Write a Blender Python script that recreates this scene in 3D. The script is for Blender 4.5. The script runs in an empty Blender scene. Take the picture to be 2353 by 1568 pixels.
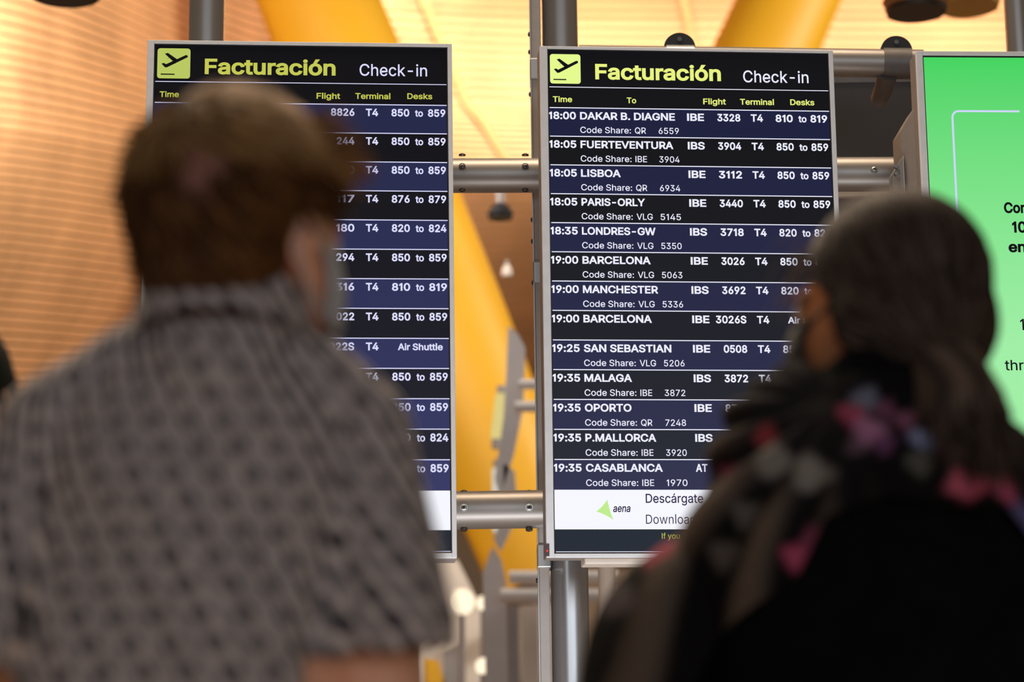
import bpy, math, random, json
import numpy as np
from mathutils import Vector, Matrix

random.seed(7)
rng = np.random.default_rng(7)
sc = bpy.context.scene
col = sc.collection

# ---------------------------------------------------------------- camera
FPX = 85 / 36 * 2353
PITCH = math.radians(12.5)
ROLL = -0.0128
CAM = Vector((0, 0, 0.95))
FW = Vector((0, math.cos(PITCH), math.sin(PITCH)))
_U = Vector((0, -math.sin(PITCH), math.cos(PITCH)))
_R = Vector((1, 0, 0))
RT = _R * math.cos(ROLL) + _U * math.sin(ROLL)
UP = _U * math.cos(ROLL) - _R * math.sin(ROLL)
cam = bpy.data.cameras.new('camera')
cam.sensor_width = 36
cam.lens = 85
cam.clip_end = 200
cam.dof.use_dof = True
cam.dof.focus_distance = 5.62
cam.dof.aperture_fstop = 2.8
co = bpy.data.objects.new('camera', cam)
col.objects.link(co)
mw = Matrix((RT, UP, -FW)).transposed().to_4x4()
mw.translation = CAM
co.matrix_world = mw
sc.camera = co

sc.view_settings.view_transform = 'Standard'
sc.view_settings.look = 'None'
sc.view_settings.gamma = 1
sc.view_settings.use_curve_mapping = False
sc.view_settings.exposure = 0.0
sc.cycles.use_denoising = True
sc.cycles.max_bounces = 6

world = bpy.data.worlds.new('world')
sc.world = world
world.use_nodes = True
wb = world.node_tree.nodes['Background']
wb.inputs[0].default_value = (1.0, 0.70, 0.46, 1)
wb.inputs[1].default_value = 0.105

def area(name, loc, target, sx, sy, power, color, spread=180):
    l = bpy.data.lights.new(name, 'AREA')
    l.shape = 'RECTANGLE'
    l.size, l.size_y, l.energy, l.color = sx, sy, power, color
    l.spread = math.radians(spread)
    o = bpy.data.objects.new(name, l)
    o.location = loc
    d = Vector(target) - Vector(loc)
    o.rotation_euler = d.to_track_quat('-Z', 'Y').to_euler()
    col.objects.link(o)
    return o

area('window_daylight', (2, -11, 3.6), (0, 6, 2.4), 16, 5, 470, (0.80, 0.90, 1.0))
area('hall_lamp', (-0.6, 4.9, 5.6), (0, 2.2, 1.4), 4, 1.5, 165, (1.0, 0.80, 0.58), 120)
area('added_bezel_fill', (0.1, 4.75, 0.7), (0.1, 5.6, 2.0), 2.6, 0.3, 14, (0.86, 0.92, 1.0), 150)  # added low cool fill that brightens the bezels, no known source
area('vault_lamp_left', (-2.6, 11.0, 5.5), (-2.0, 13.5, 4.7), 3.4, 0.4, 175, (1.0, 0.97, 0.90), 150)
area('vault_lamp_middle', (1.8, 17.9, 7.95), (1.8, 20, 7.3), 13, 0.6, 420, (1.0, 0.98, 0.92), 170)
area('pillar_lamp', (8, 11, 7), (0.5, 15, 5.5), 3, 3, 230, (1.0, 0.92, 0.80), 100)

# ---------------------------------------------------------------- helpers
def ray(px, py):
    d = FW + RT * ((px - 1176.5) / FPX) + UP * ((784 - py) / FPX)
    return d

def P(px, py, Y):
    """the world point seen at a pixel, on the plane y = Y"""
    d = ray(px, py)
    return CAM + d * (Y / d.y)

def tag(o, label=None, cat=None, group=None, kind=None):
    if label: o['label'] = label
    if cat: o['category'] = cat
    if group: o['group'] = group
    if kind: o['kind'] = kind
    return o

def empty(name, loc, label=None, cat=None, group=None):
    o = bpy.data.objects.new(name, None)
    o.location = loc
    o.empty_display_size = 0.1
    col.objects.link(o)
    return tag(o, label, cat, group)

def root_loc(parent):
    v = Vector((0, 0, 0))
    while parent is not None:
        v += parent.location
        parent = parent.parent
    return v

class MB:
    def __init__(s):
        s.v, s.f = [], []
    def add(s, vs, fs):
        n = len(s.v)
        s.v += [tuple(v) for v in vs]
        s.f += [tuple(i + n for i in f) for f in fs]
        return s
    def box(s, x0, x1, y0, y1, z0, z1):
        vs = [(x, y, z) for x in (x0, x1) for y in (y0, y1) for z in (z0, z1)]
        return s.add(vs, [(0, 1, 3, 2), (4, 6, 7, 5), (0, 4, 5, 1), (2, 3, 7, 6), (0, 2, 6, 4), (1, 5, 7, 3)])
    def tube(s, pts, rads, n=24, caps=True, ref=None, flat=1.0):
        pts = [Vector(p) for p in pts]
        if not hasattr(rads, '__len__'): rads = [rads] * len(pts)
        rings = []
        for i, p in enumerate(pts):
            t = (pts[min(i + 1, len(pts) - 1)] - pts[max(i - 1, 0)]).normalized()
            a = Vector(ref) if ref else (Vector((0, 0, 1)) if abs(t.z) < 0.9 else Vector((1, 0, 0)))
            u = t.cross(a).normalized()
            w = t.cross(u).normalized()
            rings.append([p + u * math.cos(2 * math.pi * k / n) * rads[i] + w * math.sin(2 * math.pi * k / n) * rads[i] * flat for k in range(n)])
        vs = [v for r in rings for v in r]
        fs = [(i * n + k, i * n + (k + 1) % n, (i + 1) * n + (k + 1) % n, (i + 1) * n + k) for i in range(len(pts) - 1) for k in range(n)]
        if caps:
            fs.append(tuple(range(n))[::-1])
            fs.append(tuple((len(pts) - 1) * n + k for k in range(n)))
        return s.add(vs, fs)
    def build(s, name, mat, parent=None, smooth=False, bevel=0, world=True):
        if not s.v:
            return None
        off = root_loc(parent) if (world and parent is not None) else Vector((0, 0, 0))
        me = bpy.data.meshes.new(name)
        me.from_pydata([tuple(Vector(v) - off) for v in s.v], [], s.f)
        me.materials.append(mat)
        me.update()
        if smooth:
            me.polygons.foreach_set('use_smooth', [True] * len(me.polygons))
        o = bpy.data.objects.new(name, me)
        col.objects.link(o)
        if parent is not None: o.parent = parent
        if bevel:
            m = o.modifiers.new('bevel', 'BEVEL')
            m.width, m.segments, m.limit_method = bevel, 2, 'ANGLE'
        if smooth:
            me.shade_smooth() if hasattr(me, 'shade_smooth') else None
            try: me.set_sharp_from_angle(angle=math.radians(45))
            except Exception: pass
        return o

def ramp(nt, fac, stops):
    r = nt.nodes.new('ShaderNodeValToRGB')
    el = r.color_ramp.elements
    while len(el) < len(stops): el.new(0.5)
    for e, (p, c) in zip(el, stops):
        e.position, e.color = p, (*c, 1)
    nt.links.new(fac, r.inputs[0])
    return r.outputs[0]

def mat(name, color, rough=0.5, metal=0.0, noise=0.0, scale=20, bump=0.0, spec=0.5, stretch=(1, 1, 1), coat=0):
    m = bpy.data.materials.new(name)
    m.use_nodes = True
    nt = m.node_tree
    b = nt.nodes['Principled BSDF']
    b.inputs['Base Color'].default_value = (*color, 1)
    b.inputs['Roughness'].default_value = rough
    b.inputs['Metallic'].default_value = metal
    b.inputs['Specular IOR Level'].default_value = spec
    b.inputs['Coat Weight'].default_value = coat
    if noise or bump:
        tc = nt.nodes.new('ShaderNodeTexCoord')
        mp = nt.nodes.new('ShaderNodeMapping')
        mp.inputs['Scale'].default_value = stretch
        nz = nt.nodes.new('ShaderNodeTexNoise')
        nz.inputs['Scale'].default_value = scale
        nz.inputs['Detail'].default_value = 4
        nt.links.new(tc.outputs['Object'], mp.inputs[0])
        nt.links.new(mp.outputs[0], nz.inputs['Vector'])
        if noise:
            c = ramp(nt, nz.outputs[0], [(0.3, tuple(v * (1 - noise) for v in color)), (0.7, tuple(min(1, v * (1 + noise)) for v in color))])
            nt.links.new(c, b.inputs['Base Color'])
        if bump:
            bp = nt.nodes.new('ShaderNodeBump')
            bp.inputs['Strength'].default_value = bump
            bp.inputs['Distance'].default_value = 0.01
            nt.links.new(nz.outputs[0], bp.inputs['Height'])
            nt.links.new(bp.outputs[0], b.inputs['Normal'])
    return m

def emis(name, color, strength=1.0):
    m = bpy.data.materials.new(name)
    m.use_nodes = True
    nt = m.node_tree
    b = nt.nodes['Principled BSDF']
    b.inputs['Base Color'].default_value = (0.01, 0.01, 0.012, 1)
    b.inputs['Roughness'].default_value = 0.35
    b.inputs['Specular IOR Level'].default_value = 0.06
    b.inputs['Emission Color'].default_value = (*color, 1)
    b.inputs['Emission Strength'].default_value = strength
    return m

def srgb(r, g, b):
    return tuple(((v / 255 + 0.055) / 1.055) ** 2.4 if v > 10 else v / 255 / 12.92 for v in (r, g, b))

M = {}
M['alu'] = mat('brushed aluminium', (0.56, 0.55, 0.54), 0.38, 0.85, 0.10, 60, stretch=(1, 1, 0.05))
M['alu_rail'] = mat('satin aluminium rail', (0.42, 0.38, 0.35), 0.42, 0.7, 0.08, 40, stretch=(0.05, 1, 1))
M['post'] = mat('polished steel post', (0.62, 0.62, 0.63), 0.30, 0.9, 0.06, 30, stretch=(1, 1, 0.03))
M['strip'] = mat('painted steel channel', (0.50, 0.44, 0.40), 0.5, 0.2, 0.05, 30)
M['bezel'] = mat('silver display frame', (0.86, 0.86, 0.88), 0.5, 0.0, 0.05, 30)
M['housing'] = mat('brown grey display housing', (0.30, 0.25, 0.22), 0.6, 0.1, 0.05, 30)
M['darkpanel'] = mat('dark grey panel', (0.075, 0.068, 0.065), 0.6, 0.0, 0.08, 6)
M['rubber'] = mat('black rubber', (0.02, 0.02, 0.022), 0.55, 0.0, 0.1, 40)
M['collar'] = mat('dark cast collar', (0.20, 0.18, 0.17), 0.5, 0.4, 0.1, 30)
M['bolt'] = mat('dark bolt', (0.18, 0.17, 0.16), 0.35, 0.9)
M['bolt_light'] = mat('zinc bolt', (0.55, 0.54, 0.50), 0.35, 0.9)
M['boltcore'] = mat('bolt recess', (0.015, 0.015, 0.015), 0.6)
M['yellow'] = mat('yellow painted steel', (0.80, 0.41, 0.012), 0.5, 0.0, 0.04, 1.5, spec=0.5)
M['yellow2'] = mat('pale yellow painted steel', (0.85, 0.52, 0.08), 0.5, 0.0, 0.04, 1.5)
M['slat'] = mat('bamboo slat', (0.86, 0.45, 0.205), 0.55, 0.0, 0.16, 1.6, stretch=(0.35, 1, 1))
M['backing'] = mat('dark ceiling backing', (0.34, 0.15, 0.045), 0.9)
M['seam'] = mat('bamboo joint cover', (0.70, 0.35, 0.13), 0.6, 0.0, 0.1, 4)
M['beige'] = mat('beige plaster wall', (0.66, 0.50, 0.35), 0.8, 0.0, 0.1, 0.6)
M['floor'] = mat('polished stone floor', (0.45, 0.38, 0.30), 0.25, 0.0, 0.12, 2.5)
M['concrete'] = mat('grey cast base', (0.40, 0.36, 0.32), 0.7, 0.0, 0.1, 5)
M['cream'] = mat('cream enamel', (0.78, 0.68, 0.58), 0.45, 0.0, 0.05, 5)
M['grey'] = mat('warm grey metal', (0.34, 0.30, 0.28), 0.5, 0.3, 0.06, 8)
M['fin'] = mat('light grey enamel', (0.66, 0.62, 0.62), 0.5, 0.0, 0.05, 8)
M['white'] = mat('white enamel', (0.92, 0.88, 0.85), 0.5, 0.0, 0.03, 8)
M['glow'] = emis('lit globe', (1.0, 0.84, 0.60), 1.3)
M['glow2'] = emis('lit tube', (0.95, 0.80, 0.30), 0.75)
M['glow3'] = emis('cool lit tube', (0.80, 0.80, 0.66), 0.8)
M['dish'] = mat('brown lamp dish', (0.42, 0.18, 0.06), 0.5, 0.1, 0.1, 4)
M['dishrim'] = mat('dark lamp rim', (0.05, 0.03, 0.02), 0.5, 0.2, 0.1, 10)
M['gold'] = mat('ochre lamp bowl', (0.62, 0.33, 0.05), 0.45, 0.1, 0.08, 4)

# ---------------------------------------------------------------- the setting
def plane(name, pts, m, kind='structure'):
    o = MB().add(pts, [tuple(range(len(pts)))]).build(name, m)
    o['kind'] = kind
    return o

MB().box(-30, 30, -14, 34, -0.2, 0).build('floor', M['floor'])['kind'] = 'structure'
MB().box(-30, 30, 34, 34.3, 0, 16).build('wall_back', M['beige'])['kind'] = 'structure'

# the wavy bamboo ceiling: every slat is a curved board hung in front of a dark backing
def interp(x, xs, ys):
    return float(np.interp(x, xs, ys))

def slat_y(Y, x):
    a = interp(Y, [-700, 50, 150, 300, 500, 700, 850, 1200], [0.50, 0.46, 0.33, 0.21, 0.165, 0.12, 0.07, 0.0])
    return Y + a * 430 * (math.tanh((x - 300) / 430))

def sheet_depth(Y, x):
    t = min(1, max(0, (x + 900) / 2300)); t = t * t * (3 - 2 * t)
    d = 7.6 + 12.5 * t
    if Y < 0:
        u = min(1, -Y / 700)
        d *= 1 - 0.22 * u * u
    if Y > 350:
        u = (Y - 350) / 700
        d *= 1 + 0.16 * u * u + 0.10 * u          # the wave curls back under towards its foot
    return d

def sheet(Y, x, back=0.0):
    d = sheet_depth(Y, x) + back
    return P(x, slat_y(Y, x), d)

XS = [-900 + 105 * i for i in range(41)]
SY = [-700 + 21 * i for i in range(91)]
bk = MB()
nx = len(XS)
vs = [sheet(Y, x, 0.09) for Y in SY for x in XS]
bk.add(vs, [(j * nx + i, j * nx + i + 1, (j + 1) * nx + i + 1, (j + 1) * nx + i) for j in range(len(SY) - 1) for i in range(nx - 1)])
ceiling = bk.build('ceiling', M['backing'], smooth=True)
ceiling['kind'] = 'structure'
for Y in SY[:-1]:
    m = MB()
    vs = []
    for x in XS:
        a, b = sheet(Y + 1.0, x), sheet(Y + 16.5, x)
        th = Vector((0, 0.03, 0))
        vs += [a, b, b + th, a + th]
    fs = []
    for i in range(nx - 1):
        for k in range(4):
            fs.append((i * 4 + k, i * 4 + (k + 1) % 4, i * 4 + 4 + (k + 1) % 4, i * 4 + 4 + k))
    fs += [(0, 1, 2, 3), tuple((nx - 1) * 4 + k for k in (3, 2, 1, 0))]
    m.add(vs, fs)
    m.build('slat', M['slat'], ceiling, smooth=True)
def seam(pts, w):
    vs = []
    for (px, Yp) in pts:
        p = sheet(Yp, px, -0.05); q = sheet(Yp, px + w, -0.05)
        vs += [p, q, q + Vector((0, .03, 0)), p + Vector((0, .03, 0))]
    n = len(pts)
    fs = [(i * 4 + k, i * 4 + (k + 1) % 4, i * 4 + 4 + (k + 1) % 4, i * 4 + 4 + k) for i in range(n - 1) for k in range(4)]
    MB().add(vs, fs).build('joint_cover', M['seam'], ceiling)
seam([(948 + 0.42 * (Y + 60) , Y - 160) for Y in range(-60, 520, 20)], 22)
seam([(1560 + 0.2 * (Y + 60) , Y - 160) for Y in range(-60, 520, 20)], 16)

# ---------------------------------------------------------------- yellow pillars
def pillar(px0, slope, halfpx, Y, y_end, label, m, flat=0.75):
    top, bot = P(px0 - slope * 900, -900, Y), P(px0 + slope * y_end, y_end, Y)
    b = empty('yellow_pillar', (bot.x, bot.y, 0), label, 'pillar', 'slanted yellow roof pillars')
    pts, rr = [], []
    for i in range(13):
        t = i / 12
        pts.append(bot.lerp(top, t))
        k = 1.0 - 0.22 * max(0, (t - .45) / .55) ** 1.2 if t > .45 else 0.86 + 0.14 * min(1, t / .2)
        rr.append(halfpx * Y / FPX * k)
    MB().tube(pts, rr, 40, ref=(0, 1, 0), flat=flat).build('shaft', m, b, smooth=True)
    # steel foot and cast base carry the shaft down to the floor
    MB().tube([bot, bot + Vector((0, 0, -0.18))], [rr[0] * .8, rr[0] * .35], 24).build('steel_foot', M['grey'], b, smooth=True)
    MB().tube([(bot.x, bot.y, bot.z - .18), (bot.x, bot.y, 0)], [rr[0] * .5, rr[0] * .7], 24).build('base', M['concrete'], b, smooth=True)
    return b
pillar(732, .391, 148, 15.0, 1330, 'broad yellow slanted roof pillar leaning left, seen above the left board and in the gap between the boards', M['yellow'])
pillar(1812, -.447, 124, 15.9, 1330, 'yellow slanted roof pillar leaning right, above the right board', M['yellow'])
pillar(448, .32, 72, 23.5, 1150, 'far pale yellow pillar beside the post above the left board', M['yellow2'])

# ---------------------------------------------------------------- frame of posts and rails
def bolt(parent, p, axis, r=0.0075, light=False, sub=True):
    p = Vector(p); a = Vector(axis).normalized()
    w = MB().tube([p - a * .002, p + a * .003], [r * 1.15, r * 1.1], 16)
    w.tube([p + a * .003, p + a * .0045], [r * 0.8, r * 0.55], 12)
    b = w.build('bolt', M['bolt_light'] if light else M['bolt'], parent, smooth=True)
    if sub: MB().tube([p + a * .0046, p + a * .0050], [r * .42, r * .42], 6).build('bolt_socket', M['boltcore'], b)

DP = 5.72     # depth of the frame
def post(px, py, Y, r, z1, label, z0=0.0, m=None):
    p = P(px, py, Y)
    e = empty('steel_post', (p.x, p.y, z0), label, 'post')
    MB().tube([(p.x, p.y, z0 + .02), (p.x, p.y, z1)], r, 40).build('tube', m or M['post'], e, smooth=True)
    MB().tube([(p.x, p.y, z0), (p.x, p.y, z0 + .02)], r * 2, 32).build('base_plate', M['alu'], e)
    return e, p
postL, pL = post(475, 50, DP + .1, .0455, 5.0, 'thick round steel post behind the left departures board')
postR, pR = post(1286, 50, DP + .1, .0455, 5.0, 'thick round steel post behind the left side of the right departures board')
postF, pF = post(2336, 50, DP + .1, .030, 5.0, 'grey steel post at the top right above the green screen')
MB().tube([P(2345, 112, DP + .1), P(2420, 20, DP + .12)], .012, 16).build('brace', M['alu'], postF, smooth=True)
postB, pB = post(1396, 1400, 6.6, .024, 3.0, 'thin beige tube behind the foot of the right departures board', m=M['cream'])

# flat channel beside the right post
pc = P(1234, 50, DP - .02); pc2 = P(1249, 1400, DP - .02)
cx = (pc.x + pc2.x) / 2
chan = None
chan = MB().box(cx - .013, cx + .013, DP + .03, DP + .10, 0, 4.8).build('mounting_channel', M['strip'], postR, bevel=.003)
MB().box(cx - .015, cx - .0125, DP + .026, DP + .106, 0, 4.8).build('flange', M['alu'], chan)
for py in (66, 107, 205, 495, 545, 641, 1330):
    z = P(1230, py, DP).z
    bolt(chan, (cx - .015, DP + .04, z), (-1, -.25, 0), .0055, sub=False)
for z0 in (P(1230, 150, DP).z, P(1230, 620, DP).z, P(1230, 1275, DP).z):
    MB().box(cx - .016, cx + .017, DP + .024, DP + .10, z0 - .028, z0 + .028).build('clip', M['alu'], chan, bevel=.003)

def rail(pa, pb, r, label, m=None):
    e = empty('aluminium_rail', (Vector(pa) + Vector(pb)) / 2, label, 'rail')
    MB().tube([pa, pb], r, 48).build('tube', m or M['alu_rail'], e, smooth=True)
    return e
RY = DP - .02
z_up = P(1145, 397, RY).z
z_lo = P(1145, 1174, RY).z
x0 = pL.x
x2 = P(2100, 402, RY).x
r_up = rail((x0, RY, z_up), (x2, RY, P(1990, 402, RY).z), .0425, 'satin aluminium rail joining the boards behind their upper half')
r_lo = rail((x0, RY, z_lo), (P(1700, 1174, RY).x, RY, z_lo + .004), .0455, 'satin aluminium rail joining the boards near their bottom')
for px in (1062, 1207):
    bolt(r_up, P(px, 383, RY - .0425), (0, -1, .15)); bolt(r_up, P(px, 436, RY - .012), (0, -.2, -1)); bolt(r_up, P(px, 357, RY - .012), (0, -.2, 1))
bolt(r_up, P(2009, 390, RY - .0425), (0, -1, .15), .008, True)
for px in (1066, 1216):
    bolt(r_lo, P(px, 1167, RY - .0455), (0, -1, 0), .0085, True); bolt(r_lo, P(px, 1217, RY - .01), (0, -.2, -1)); bolt(r_lo, P(px, 1131, RY - .01), (0, -.2, 1))

# upper right rail with clamp collars
ra, rb = P(1330, 136, DP + .1), P(2120, 147, DP + .1)
r_top = rail(ra, rb, .036, 'upper aluminium rail running from the right post to the green screen')
d = (rb - ra)
for px, q in ((1562, 0), (2060, 1)):
    t = (px - 1330) / (2120 - 1330)
    c = ra + d * t
    k = r_top
    dn = d.normalized()
    k = MB().tube([c - dn * .035, c + dn * .035], .0395, 40).build('clamp_collar', M['collar'] if q else M['alu'], k, smooth=True)
    top = c + Vector((0, 0, .030))
    MB().tube([top + Vector((0, -.012, 0)), top + Vector((0, .012, 0))], .040, 40).build('wheel', M['rubber'], k, smooth=True)
    MB().tube([top + Vector((0, -.016, .022)), top + Vector((0, -.011, .022))], .006, 12).build('rivet', M['bolt'], k)
    if q:
        MB().tube([c + Vector((-.025, .0, -.03)), c + Vector((-.03, .03, -.055)), c + Vector((-.032, .10, -.062))], [.026, .024, .022], 24).build('elbow', M['collar'], k, smooth=True)

# dark back of another display behind the gap
a, b = P(1860, 176, 6.25), P(2135, 372, 6.25)
bp_ = empty('display_back', (a + b) / 2, 'dark grey panel in the gap between the right board and the green screen', 'panel')
MB().box(a.x, b.x, 6.25, 6.34, b.z, a.z).build('panel', M['darkpanel'], bp_, bevel=.006)
MB().box(a.x, b.x, 6.245, 6.27, a.z - .02, a.z + .01).build('top_lip', M['collar'], bp_)
a, b = P(1860, 441, 6.15), P(2135, 760, 6.15)
bq = MB().box(a.x, b.x, 6.15, 6.3, b.z, a.z).build('equipment_box', M['grey'], bp_, bevel=.006)
MB().box(a.x, b.x, 6.13, 6.15, a.z - .02, a.z).build('lip', M['cream'], bq)
for x_ in (a.x + .05, b.x - .05):
    MB().tube([(x_, 6.36, 0), (x_, 6.36, a.z + .1)], .02, 20).build('support_tube', M['post'], bp_, smooth=True)
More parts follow.
